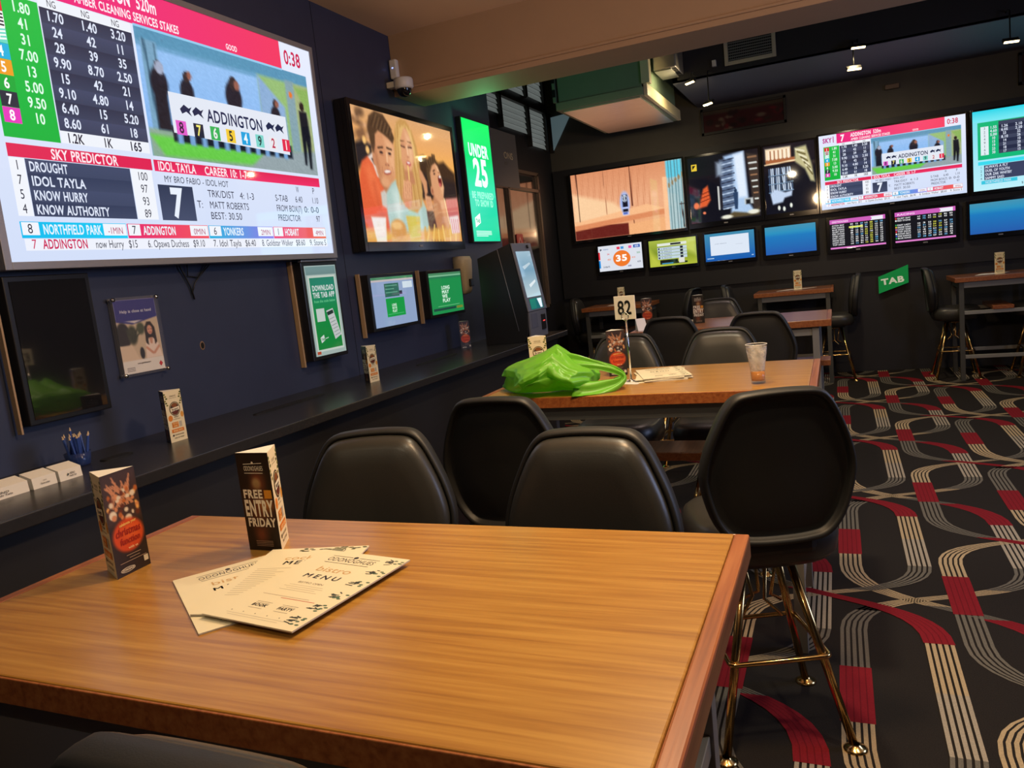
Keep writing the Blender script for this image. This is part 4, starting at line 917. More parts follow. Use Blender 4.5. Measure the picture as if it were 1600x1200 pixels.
# self-service betting terminal standing on the counter
t = thing('betting_terminal', 'black self-service betting terminal standing on the counter end', 'terminal', (0, 0, 0))
prof = [(-2.54, 1.031), (-2.22, 1.031), (-2.185, 1.09), (-2.175, 1.26), (-2.262, 1.785), (-2.54, 1.70)]
m = MB(); m.prism(prof, 'y', 5.42, 5.83, 'plastic_black'); m.build('cabinet', t)
m = MB(); m.tube([(-2.365, 5.4185, 1.752), (-2.255, 5.4185, 1.12)], .0022, 'bezel_silver', 6); m.build('side_trim', t)
# sloped front panel: local frame with its face along the slope
slope = math.atan2(-2.175 + 2.262, 1.785 - 1.26)
fp = MB(); fp.box(-.20, .20, -.012, .0, -.27, .266, 'bezel_grey', .004)
fo = fp.build('front_panel', t, ((-2.262 - 2.175) / 2 + .002, 5.625, (1.785 + 1.26) / 2), (0, 0, 0))
fo.matrix_local = Matrix.Translation(fo.location) @ Matrix.Rotation(PI / 2, 4, 'Z') @ Matrix.Rotation(-slope, 4, 'X')
p = Pic(.30, .36, 40, 60, None); p.rect(0, 0, 40, 25, (160, 190, 206), 0, (120, 160, 184)); p.rect(0, 25, 40, 60, (120, 160, 184), 0, (190, 210, 216)); p.poly([(8, 20), (30, 15), (32, 17), (12, 24)], (190, 210, 220), 1); p.poly([(14, 44), (34, 38), (34, 41), (16, 48)], (226, 236, 240), 1)
so = p.build('screen', 'pic_screen', fo, (-.01, -.0130, .02))
p = Pic(.27, .085, 40, 14, (24, 90, 60)); p.rect(1, 1, 18, 13, (30, 110, 66), 1); p.poly([(24, 1), (38, 1), (36, 13), (30, 13)], (236, 244, 250), 1); p.build('ticket_slot', 'pic_screen', fo, (0, -.0130, -.215))
m = MB(); m.tube([(.10, -.012, .235), (.10, -.024, .235)], .014, 'plastic_black', 14); m.build('camera_lens', fo)
m = MB(); m.box(-2.182, -2.165, 5.44, 5.81, 1.05, 1.255, 'bezel_grey', .003); lo = m.build('lower_panel', t)
m = MB(); m.box(-2.166, -2.162, 5.47, 5.60, 1.13, 1.24, 'soffit_blue', .001); m.build('card_reader', lo)
m = MB(); m.box(-2.166, -2.155, 5.68, 5.76, 1.10, 1.22, 'plastic_black', .003); m.build('note_slot', lo)
m = MB(); m.box(-2.1555, -2.153, 5.695, 5.735, 1.165, 1.172, 'led_red'); m.build('indicator_light', lo)

# board with gilt letters and the small red sign in the recess
t = thing('name_board', 'dark grey board lettered ONS behind the green sign', 'sign', (XR + .05, 8.02, 2.81), PI / 2)
m = MB(); m.box(-.42, .42, 0, .02, -.30, .30, 'board_grey', .003); m.build('board', t)
p = Pic(.84, .6, 84, 60, None); p.text('ONS', 44, 29, 7, (215, 195, 160), width=26, L=1); p.text('EST', 44, 36, 3, (90, 80, 64), width=10, L=1); p.build('lettering', 'pic_matte', t, (0, -.001, 0))
t = thing('warning_sign', 'small red sign on the recess wall behind the terminal', 'sign', (XR + .05, 8.27, 1.925), PI / 2)
m = MB(); m.box(-.09, .09, 0, .012, -.07, .07, 'red_plastic', .002); m.build('plate', t)
p = Pic(.18, .14, 18, 14, None); p.poly([(9, 2.6), (14, 11), (4, 11)], (230, 190, 180), 1); p.poly([(9, 5), (12, 10), (6, 10)], (150, 20, 20), 2); p.build('symbol', 'pic_matte', t, (0, -.001, 0))

# ------------------------------------------------------------------ far wall of screens
YT = 9.63
def far_tv(label, pic, x0, x1, z0, z1, bez=.028, group=None, bottom=None, mname='pic_screen', bz='bezel_gloss'):
    return wall_tv('television', label, 'television', pic, x1 - x0, z1 - z0, ((x0 + x1) / 2, YT, (z0 + z1) / 2), 0, bez, .045, group=group, bottom=bottom, matscreen=mname, bezmat=bz)
G1 = 'large screens in the upper row'; G2 = 'small screens in the lower row'
far_tv('upper screen furthest left on the far wall showing a timber cabin', cabin_screen(1.41, .825), -3.08, -1.67, 1.885, 2.71, .02, G1, .035)
far_tv('dark upper screen showing a bright alley with a walking figure', alley_screen(.81, .77), -1.60, -.79, 1.92, 2.69, .03, G1, .06)
far_tv('dark upper screen showing bookshelves, left of the far race screen', books_screen(.552, .77), -.732, -.18, 1.92, 2.69, .02, G1, .06)
far_tv('upper far screen showing the same race card as the huge screen', sky_screen(1.435, .815), 1.435 * 0 - .131, 1.304, 1.895, 2.71, .02, G1, .035)
far_tv('cyan race screen cut off by the right edge of the view', cyan_screen(1.435, .815), 1.366, 2.801, 1.895, 2.71, .02, G1, .035)
far_tv('lower screen with orange ball numbered 35', keno_screen(.565, .318), -2.80, -2.235, 1.461, 1.779, .02, G2, .04)
far_tv('lower screen with a score list on lime green', golf_screen(.58, .322), -2.145, -1.565, 1.45, 1.772, .02, G2, .04)
far_tv('lower screen with a white page on blue', white_screen(.575, .326), -1.46, -.885, 1.448, 1.774, .022, G2, .04)
far_tv('plain blue lower screen beneath the bookshelf screen', blue_screen(.555, .32), -.763, -.208, 1.45, 1.774, .035, G2, .05)
far_tv('lower screen of odds under a pink bar, with yellow highlight', odds_screen(.57, .328, 0), -.058, .512, 1.443, 1.771, .035, G2, .05)
far_tv('lower screen of odds under a pink bar, second to the right', odds_screen(.585, .328, 1), .607, 1.192, 1.443, 1.771, .035, G2, .05)
far_tv('plain blue lower screen at the right edge of the view', blue_screen(.56, .32), 1.325, 1.885, 1.447, 1.767, .035, G2, .05)
# TAB sign
t = thing('wall_sign', 'slanted green TAB sign low on the black far wall', 'sign', (.575, YF - .052, 1.037))
m = MB(); q = [(-.152, -.145), (.152, -.045), (.152, .155), (-.152, .045)]; m.prism([(x, z) for x, z in q], 'y', -.012, 0, 'plastic_black'); m.build('backing', t)
p = Pic(.304, .30, 304, 300, None)
p.poly([(0, 105), (304, -5), (304, 195), (0, 295)], (22, 128, 58), 0); p.text('TAB', 150, 188, 62, (205, 200, 170), wgt=2, al='c', width=235, rot=-.10, L=2); p.build('face', 'pic_dim', t, (0, -.0135, 0))
for lab, x0, x1, z0, z1, k in (('dark red framed crowd picture high on the far wall', -1.42, -.46, 2.94, 3.24, 0), ('dark brown framed picture high on the far wall at right edge', 1.80, 2.6, 2.92, 3.24, 1)):
    t = thing('framed_picture', lab, 'picture', ((x0 + x1) / 2, YF, (z0 + z1) / 2))
    W, H = x1 - x0, z1 - z0
    m = MB()
    for a in ((-W / 2, -W / 2 + .03, -H / 2, H / 2), (W / 2 - .03, W / 2, -H / 2, H / 2), (-W / 2, W / 2, H / 2 - .03, H / 2), (-W / 2, W / 2, -H / 2, -H / 2 + .03)): m.box(a[0], a[1], -.035, 0, a[2], a[3], 'frame_dark', .002)
    m.build('frame', t)
    R = Ras(50, 24, 100, 40, (70, 14, 22) if k == 0 else (60, 36, 24))
    if k == 0:
        R.rc(0, 0, 100, 8, (80, 66, 50), 2)
        for i in range(30): R.el(RNG.uniform(0, 100), RNG.uniform(8, 38), RNG.uniform(2, 6), RNG.uniform(2, 6), ((110, 20, 30), (40, 10, 16), (120, 100, 80), (60, 30, 26))[i % 4], soft=.7)
    p = Pic(W - .05, H - .05, 100, 40, None); p.raster(R.A, 0, 0, 100, 40, 0); p.build('canvas', 'pic_matte', t, (0, -.02, 0))
m = MB(); m.box(.56, .70, YF - .06, YF, 3.10, 3.15, 'frame_bronze', .004); tag(m.build('junction_box'), 'tiny brown box on the far wall above the race screen', 'box')

# ------------------------------------------------------------------ ducts, vent, lamps
t = thing('air_handling_unit', 'big dark green air unit with shiny underside hanging by the louvres', 'air unit', (0, 0, 0))
m = MB(); m.box(-2.42, -1.60, 7.42, 9.10, 3.14, ZH, 'green_duct', .005); m.build('casing', t)
m = MB(); m.box(-2.44, -1.585, 7.38, 9.12, 3.068, 3.142, 'green_duct', .004); m.build('skirt', t)
m = MB(); m.box(-2.39, -1.63, 7.45, 9.08, 3.056, 3.069, 'duct_foil'); m.build('foil_underside', t)
m = MB(); m.box(-1.585, -1.55, 7.42, 9.10, 3.062, 3.17, 'flange_cream', .003); m.box(-1.598, -1.52, 7.40, 7.50, 3.17, ZH - .02, 'flange_cream', .003); m.build('side_flange', t)
m = MB(); m.box(-2.47, -2.44, 7.395, 7.43, 3.15, ZH - .06, 'green_duct', .003)
for i in range(6): m.box(-2.472, -2.438, 7.388, 7.396, 3.2 + i * .13, 3.27 + i * .13, 'plastic_black')
m.build('slotted_rail', t)
t = thing('air_duct', 'silver foil wrapped air duct beside the green unit', 'duct', (0, 0, 0))
m = MB(); m.box(-1.548, -1.33, 7.75, 8.18, 3.34, ZH - .01, 'duct_foil', .01); m.build('trunk', t)
m = MB(); m.box(-1.54, -1.38, 7.76, 8.17, 3.326, 3.341, 'steel_light', .002); m.build('seam_panel', t)
m = MB()
for i in range(5): m.box(-1.38, -1.335, 7.78 + i * .078, 7.84 + i * .078, 3.332, 3.342, 'chrome', .004)
m.build('tape_patches', t)
t = thing('air_vent', 'cream framed grille high on the black bulkhead', 'vent', (-.69, 8.198, 3.485))
m = MB()
for a in ((-.24, -.205, -.14, .14), (.205, .24, -.14, .14), (-.205, .205, .105, .14), (-.205, .205, -.14, -.105)): m.box(a[0], a[1], -.02, .0, a[2], a[3], 'cream_plastic', .003)
m.build('frame', t)
m = MB(); m.box(-.205, .205, -.004, 0, -.105, .105, 'hole_black'); m.build('backing', t)
m = MB()
for i in range(8): m.box(-.205, .205, -.016, -.006, -.097 + i * .026, -.088 + i * .026, 'steel_grey')
for i in range(24): m.box(-.2 + i * .0174, -.197 + i * .0174, -.012, -.007, -.105, .105, 'steel_grey')
m.build('louvres', t)
def flood(loc, rz, label, aim, pw=1.5):
    area('floodlight_lamp', (loc[0], loc[1] - .015, loc[2] - .045), .05, pw, (1.0, .78, .42), aim, math.radians(160))
    t = thing('spotlight', label, 'spotlight', loc, 0, 'small floodlights along the bulkhead')
    R_ = (math.radians(-38), 0, rz)
    m = MB(); m.box(-.065, .065, -.012, .012, -.02, .018, 'lamp_black', .004); m.build('housing', t, None, R_)
    m = MB(); m.box(-.06, .06, -.01, .01, -.026, -.0202, 'lamp_glow', .002); m.build('lens', t, None, R_)
    up = max(.06, 3.31 - loc[2]); dy = 8.2 - loc[1]
    m = MB(); m.tube([(0.0, .004, .012), (0, .02, .04), (0, .03, up), (0, dy * .6, up + .02), (0, dy + .002, up + .02)], .006, 'lamp_black', 8); m.build('bracket', t); return t
flood((.255, 8.02, 3.255), .3, 'glowing floodlight, upper of the pair right of the grille', (.2, 6.5, 1.2))
flood((.215, 8.02, 3.075), .3, 'glowing floodlight, lower of the pair right of the grille', (.2, 6.5, 1.2))
flood((1.43, 8.02, 3.06), .3, 'glowing floodlight at the right edge of the view', (1.2, 6.5, 1.2))
flood((-1.235, 7.97, 3.225), -.7, 'glowing floodlight nearest the silver duct', (-2.0, 7.7, 3.1), 3.0)
flood((-1.085, 8.02, 3.005), -.7, 'glowing floodlight by the dark red picture', (-2.0, 8.2, 3.1), 3.0)
m = MB(); m.box(-1.05, -1.01, 8.16, 8.2, 3.36, 3.42, 'white_plastic', .004); tag(m.build('outlet_box'), 'small white outlet box beside the grille on the bulkhead', 'box')

# ================================================================== TABLES
TH = 1.045
def make_table(name, label, x0, x1, y0, y1, group, small=False, wm='wood_top', pk=.02):
    t = thing(name, label, 'table', ((x0 + x1) / 2, (y0 + y1) / 2, 0), 0, group)
    W, D = (x1 - x0) / 2, (y1 - y0) / 2
    m = MB(); b = .028
    m.box(-W + b, W - b, -D + .0, D - .0, TH - .045, TH, wm, .003); top = m.build('tabletop', t)
    for s in (-1, 1):
        m = MB(); xa, xb = sorted((s * W, s * (W - b + .0004))); m.box(xa, xb, -D, D, TH - .0455, TH + .0002, 'wood_edge', .004); m.build('edge_band', top)
    for s in (-1, 1):
        m = MB(); ya, yb = sorted((s * D, s * (D + .004))); m.box(-W + .002, W - .002, ya, yb, TH - .045, TH - .002, 'wood_edge', .0015); m.build('front_band', top)
    i = .06 if small else .10; q = .022; j = .05 if small else .055
    for sx in (-1, 1):
        for sy in (-1, 1):
            m = MB(); m.box(sx * (W - i) - q, sx * (W - i) + q, sy * (D - j) - q, sy * (D - j) + q, .0, TH - .046, 'steel_dark' if small else 'steel_grey', .002); m.build('leg', t)
    m = MB()
    for sy in (-1, 1): m.box(-W + i + q, W - i - q, sy * (D - j) - .015, sy * (D - j) + .015, TH - .106, TH - .0462, 'steel_grey', .002)
    for sx in (-1, 1): m.box(sx * (W - i) - .015, sx * (W - i) + .015, -D + j + q, D - j - q, TH - .106, TH - .0462, 'steel_grey', .002)
    m.build('apron_frame', t)
    if small:
        for sy in (-1, 1):
            for zz in (.245, .69): m = MB(); m.box(-W + i + q, W - i - q, sy * (D - j) - .015, sy * (D - j) + .015, zz - .018, zz + .018, 'steel_light', .002); m.build('stretcher', t)
        m = MB(); m.box(-.09, .09, -D + .02, D - .02, .709, .745, 'wood_edge', .004); m.build('foot_plank', t)
    else:
        for sx in (-1, 1):
            for zz in (.245, .66): m = MB(); m.box(sx * (W - i) - .015, sx * (W - i) + .015, -D + j + q, D - j - q, zz - .02, zz + .02, 'steel_light', .002); m.build('stretcher', t)
        m = MB(); m.box(-W + pk, W - pk, -.02, .2, .681, .72, 'wood_edge', .004); m.build('foot_plank', t)
    return t
make_table('bar_table', 'large wooden bar table in the foreground with paper menus', -1.522, -.167, .68, 1.392, 'long wooden bar tables', pk=.14)
make_table('bar_table', 'wooden bar table with green bag, beer glass and number 82', -1.45, -.084, 2.90, 3.63, 'long wooden bar tables')
make_table('bar_table', 'third wooden bar table back, reddish, behind number 82', -1.41, -.05, 5.45, 6.22, 'long wooden bar tables', wm='wood_red')
make_table('bar_table', 'small square bar table under the blue screen left of the TAB sign', -.87, -.045, 8.98, 9.62, 'small square bar tables by the far wall', True, 'wood_red')
make_table('bar_table', 'small square bar table at far left under the orange 35 screen', -2.88, -2.06, 8.95, 9.60, 'small square bar tables by the far wall', True, 'wood_red')
make_table('bar_table', 'small square bar table at the right edge beyond the TAB sign', 1.07, 1.90, 8.80, 9.46, 'small square bar tables by the far wall', True, 'wood_red')

# ================================================================== BAR STOOLS
def smooth_closed(ctrl, n):
    """Catmull-Rom through the control points of a closed outline"""
    N = len(ctrl); out = []
    for k in range(n):
        f = k * N / n; i = int(f); u = f - i
        P = [np.array(ctrl[(i + d) % N], float) for d in (-1, 0, 1, 2)]
        out.append(.5 * ((2 * P[1]) + (-P[0] + P[2]) * u + (2 * P[0] - 5 * P[1] + 4 * P[2] - P[3]) * u * u + (-P[0] + 3 * P[1] - 3 * P[2] + P[3]) * u ** 3))
    return out
def make_stool(label, loc, rotz):
    t = thing('bar_stool', label, 'bar stool', loc, rotz, 'black vinyl bar stools')
    half = [(.09, .700), (.145, .714), (.190, .770), (.217, .855), (.225, .925), (.209, 1.00), (.180, 1.072), (.150, 1.128), (.118, 1.157), (.065, 1.165)]
    ctrl = [(0, .697)] + half + [(0, 1.167)] + [(-x, z) for x, z in half[::-1]]
    O = smooth_closed(ctrl, 88); zc = .935
    def ring(s, y, px=0.0):
        r = []
        for x, z in O:
            X, Z = x * s, zc + (z - zc) * s
            r.append((X, -.215 - .10 * (Z - .70) + .40 * X * X + y, Z))
        return r
    m = MB(); m.rings([ring(.001, -.016), ring(.45, -.018), ring(.80, -.014), ring(.875, -.010), ring(.895, -.013), ring(.91, -.026), ring(.94, -.036), ring(.975, -.034), ring(.995, -.022), ring(1.0, -.004), ring(.995, .012), ring(.97, .021), ring(.94, .019), ring(.92, .008)], 'vinyl_back', True, True)
    m.build('backrest', t)
    m = MB(); m.rings([ring(.925, .004), ring(.928, .020), ring(.915, .036), ring(.88, .050), ring(.80, .060), ring(.6, .066), ring(.3, .068), ring(.001, .068)], 'vinyl_black', True, True); m.build('back_cushion', t)
    def sq(r, z, e=3.2):
        out = []
        for a in np.linspace(0, 2 * PI, 48, endpoint=False):
            c, s = math.cos(a), math.sin(a); k = (abs(c) ** e + abs(s) ** e) ** (-1 / e); out.append((r * k * c, r * k * s + .005, z))
        return out
    m = MB(); m.rings([sq(.001, .606), sq(.16, .606), sq(.198, .612), sq(.218, .635), sq(.224, .68), sq(.216, .722), sq(.20, .735), sq(.17, .742), sq(.1, .746), sq(.001, .747)], 'vinyl_black'); m.build('seat', t)
    m = MB(); m.box(-.115, .115, -.115, .115, .590, .6065, 'vinyl_back', .005); m.box(-.11, .11, -.225, -.10, .655, .735, 'vinyl_back', .02); m.build('seat_bracket', t)
    m = MB(); m.lathe([(.03, .578), (.085, .580), (.085, .590), (.03, .592)], 'brass', 24, cap1=True); m.build('swivel_plate', t)
    for sx in (-1, 1):
        for sy in (-1, 1):
            m = MB(); m.tube([(sx * .070, sy * .070, .588), (sx * .197, sy * .197, .014)], .0135, 'brass', 14); l = m.build('leg', t)
            m = MB(); m.lathe([(.036, 0), (.036, .004), (.028, .010), (.016, .016), (.013, .02)], 'brass', 20, (sx * .2, sy * .2)); m.build('foot', l)
    zz = .29; h = .155; c = .018; pts = []
    for sx, sy in ((1, 1), (-1, 1), (-1, -1), (1, -1)):
        for k in range(5):
            a = (math.atan2(sy, sx) - PI / 4) + k * PI / 8
            pts.append((sx * (h - c) + c * math.cos(a), sy * (h - c) + c * math.sin(a), zz))
    m = MB(); m.tube(pts, .008, 'brass', 10, closed=True); m.build('footrest', t)
    m = MB()
    for a in range(4): m.tube([(.058 * math.cos(a * PI / 2), .058 * math.sin(a * PI / 2), .585), (.03 * math.cos(a * PI / 2), .03 * math.sin(a * PI / 2), .44), (.085 * math.cos(a * PI / 2 + .5), .085 * math.sin(a * PI / 2 + .5), .40)], .006, 'brass', 8)
    m.build('brace', t)
    return t
st = make_stool('black stool seen from behind in the right foreground with brass legs showing', (-.272, 2.47, 0), math.radians(23))
for x, y, rz, lab in (
    (-1.065, 2.53, 0, 'black stool seen from behind, below the green bag at the second table'),
    (-1.165, 1.555, 195, 'black stool behind the FREE ENTRY card, padded front facing the foreground table'),
    (-.583, 1.505, 180, 'black stool at the far side of the foreground table, right of centre'),
    (-.578, .715, 0, 'black stool top edge at the bottom left corner of the view'),
    (-1.09, 3.87, 180, 'black stool behind the christmas card at the second table'),
    (-.575, 3.87, 180, 'black stool behind the beer glass at the second table'),
    (-1.05, 5.39, 0, 'black stool seen from behind at the third table, just right of number 82'),
    (-.47, 5.26, 0, 'black stool seen from behind at the third table, above the beer glass'),
    (-.955, 6.55, 180, 'black stool on the far side of the third table behind the dark card'),
    (-2.80, 9.275, -90, 'black stool at the left end of the far left square table'),
    (-1.80, 9.275, 75, 'black stool at the right end of the far left square table'),
    (-.96, 9.30, -90, 'black stool at the left end of the square table under the blue screen'),
    (-.06, 9.30, 90, 'black stool right of the square table under the blue screen'),
    (1.10, 9.13, -90, 'black stool left of the square table at the right edge'),
    (1.83, 9.13, 90, 'black stool under the right end of the square table at the right edge')):
    dup(st, (x, y, 0), math.radians(rz), lab)

# ================================================================== TENT CARDS
def burger_face(W, H):
    p = Pic(W, H, 85, 210, (228, 214, 178))
    for sx in (-1, 1):
        for i in range(6):
            x = 42.5 + sx * (40 - 4 * (i % 3)); y = 12 + 9 * i; p.ell(x, y, 5.5 - .5 * (i % 2), 3.6, (120, 118, 44) if i % 2 else (84, 92, 36), 1, 12)
    p.text('ODONOGHUES', 42.5, 26, 6, (96, 84, 56), al='c', width=32, L=2); p.line(24, 31, 61, 31, 1, (96, 84, 56), 2)
    p.ell(44, 76, 27, 29, (44, 24, 18), 2); p.ring(44, 76, 24, 26, 2, (206, 186, 140), 3); p.ell(44, 62, 14, 8, (130, 74, 30), 3); p.ell(44, 92, 15, 9, (96, 40, 24), 3)
    p.poly([(22, 72), (66, 68), (66, 82), (22, 86)], (236, 226, 200), 4); p.text('Burgers', 44, 81, 8, (60, 34, 24), wgt=1, al='c', width=34, rot=-.08, L=5)
    p.ell(16, 112, 11, 12, (214, 128, 40), 1); p.ell(76, 104, 8, 12, (214, 150, 60), 1); p.text('MONDAY', 46, 112, 5, (70, 58, 44), wgt=1, al='c', width=24, L=2); p.text('lunch and dinner', 46, 120, 4, (70, 58, 44), al='c', width=36, L=2)
    p.rect(18, 130, 50, 152, (206, 120, 30), 2); p.rect(54, 130, 68, 152, (180, 172, 156), 2); p.text('TWO FOR', 34, 139, 6, (244, 214, 150), wgt=1, al='c', width=26, L=4); p.text('ONE', 34, 149, 6, (244, 214, 150), wgt=1, al='c', width=18, L=4)
    p.rect(12, 158, 74, 172, (210, 120, 34), 2); p.text('BOOK NOW', 43, 168, 6, (246, 220, 160), wgt=1, al='c', width=46, L=4)
    p.ell(17, 183, 4, 4.6, (50, 40, 30), 2); p.text('ODONOGHUES', 24, 185, 5, (80, 70, 54), wgt=1, width=46, L=2); p.text('CALL US TODAY', 20, 197, 5, (80, 70, 54), wgt=1, width=50, L=2)
    return p
def free_face(W, H):
    R = Ras(34, 80, 85, 210, (24, 16, 13)); R.el(48, 62, 20, 26, (120, 62, 38), soft=.9, op=.8); R.el(44, 66, 12, 13, (168, 140, 96), soft=.5, op=.7); R.el(42, 120, 34, 40, (104, 52, 26), soft=1, op=.8); R.el(60, 110, 20, 14, (198, 124, 50), soft=1, op=.7); R.el(38, 176, 18, 22, (110, 56, 34), soft=.9, op=.8)
    p = Pic(W, H, 85, 210, None); p.raster(R.A, 0, 0, 85, 210, 0)
    c = (240, 232, 214); p.text('ODONOGHUES', 43, 38, 10, c, wgt=0, al='c', width=50, L=2, track=.04); p.line(18, 24, 66, 22, 1.2, c, 2); p.line(18, 43, 66, 43, 1.2, c, 2); p.ell(42, 21, 2.6, 2.6, c, 2)
    p.rect(61, 79, 80, 97, (208, 140, 40), 1)
    p.text('FREE', 7, 96, 17, c, wgt=2, width=51, L=3); p.text('ENTRY', 6, 134, 32, c, wgt=2, width=74, L=3); p.text('FRIDAY', 9, 157, 17, c, wgt=2, width=72, L=3)
    for i in range(4): p.line(22, 189 + 3.4 * i, 66, 189 + 3.4 * i, .9, (180, 150, 124), 2)
    return p
def xmas_face(W, H):
    R = Ras(40, 90, 85, 210, (34, 22, 20)); R.rc(0, 0, 85, 105, (58, 40, 40), 6)
    rg = np.random.default_rng(3)
    for i in range(16): R.ln(42 + rg.uniform(-28, 28), 70, 42 + rg.uniform(-36, 36), rg.uniform(10, 34), 3.4, (186, 128, 96), op=.75)
    for i in range(34):
        x, y = rg.uniform(6, 80), rg.uniform(34, 104); R.el(x, y, rg.uniform(3, 6), rg.uniform(3, 6), ((198, 132, 92), (210, 198, 180), (170, 92, 40), (90, 40, 26), (224, 168, 96))[i % 5], soft=.5)
    R.el(16, 84, 9, 9, (216, 206, 190), soft=.3); R.el(18, 90, 6, 6, (196, 132, 96), soft=.4); R.el(52, 98, 8, 7, (216, 206, 190), soft=.4); R.el(70, 52, 6, 6, (214, 200, 184), soft=.4)
    R.el(44, 132, 38, 34, (196, 66, 22), soft=.22); R.el(52, 126, 24, 18, (218, 96, 40), soft=.9, op=.6)
    p = Pic(W, H, 85, 210, None); p.raster(R.A, 0, 0, 85, 210, 0)
    p.text('celebrate your', 46, 110, 5.4, (236, 196, 110), wgt=1, al='c', width=42, L=2, rot=-.06); p.text('christmas', 44, 130, 15, (150, 24, 14), wgt=1, al='c', width=62, L=2, slant=.15); p.text('function', 46, 148, 13, (150, 24, 14), wgt=1, al='c', width=50, L=2, slant=.15); p.text('with us', 50, 160, 4.6, (236, 196, 150), wgt=1, al='c', width=24, L=2)
    for y, a, b in ((172, 30, 66), (178, 36, 62), (184, 12, 78)): p.line(a, y, b, y, .9, (176, 150, 130), 2)
    p.rect(70, 186, 81, 198, (200, 190, 170), 2); p.text('ODONOGHUES', 28, 201, 5, (226, 216, 196), wgt=1, al='c', width=32, L=3); p.ring(28, 199, 18, 5, .8, (226, 216, 196), 2)
    return p
S = .085; RI = S * .28868; CH_ = .21
def make_card(label, loc, rotz):
    t = thing('tent_card', label, 'tent card', loc, rotz, 'three-sided promotional cards')
    R3 = S / math.sqrt(3); pts = [(R3 * .985 * math.cos(a), R3 * .985 * math.sin(a)) for a in (PI * 7 / 6, PI * 11 / 6, PI / 2)]
    m = MB(); m.prism(pts, 'z', 0, CH_, 'paper'); m.build('card_body', t)
    for nm, pic, ang in (('entry_panel', free_face(S, CH_), 0), ('burger_panel', burger_face(S, CH_), 120), ('christmas_panel', xmas_face(S, CH_), 240)):
        a = math.radians(ang - 90)
        pic.build(nm, 'pic_paper', t, (RI * math.cos(a), RI * math.sin(a), CH_ / 2), (0, 0, math.radians(ang)))
    return t
def nrm(loc, base, deg):   # turn so the panel whose local normal is base looks along deg
    return math.radians(deg - base)
card = make_card('dark card reading FREE ENTRY FRIDAY on the foreground table', (-1.12, 1.222, TH), 0)
cards = [((-1.362, 1.055, TH), 150, 3, 'tall christmas card with orange oval at the left of the foreground table'),
    ((-2.528, 2.292, 1.03), 30, -1, 'cream burger card on the counter left of the hole in the wall'),
    ((-2.50, 3.72, 1.03), 30, -6, 'cream burger card on the counter between the app poster and the monitors'),
    ((-2.66, 5.28, 1.03), 150, -40, 'dark card at the far end of the counter by the terminal'),
    ((-1.33, 3.40, TH), 30, -66, 'cream burger card behind the green bag'),
    ((-.955, 3.42, TH), 150, -62, 'christmas card between green bag and number 82'),
    ((-.968, 5.86, TH), -90, -88, 'dark FREE ENTRY card on the third table'),
    ((-1.40, 6.02, TH), 150, -72, 'christmas card half hidden behind number 82 on the third table'),
    ((-.415, 9.28, TH), 30, -88, 'cream card on the square table under the blue screen'),
    ((-2.44, 9.22, TH), 30, -75, 'cream card on the far left square table'),
    ((1.49, 9.02, TH), 30, -99, 'cream card on the square table at the right edge')]
for loc, base, deg, lab in cards: dup(card, loc, nrm(loc, base, deg), lab)

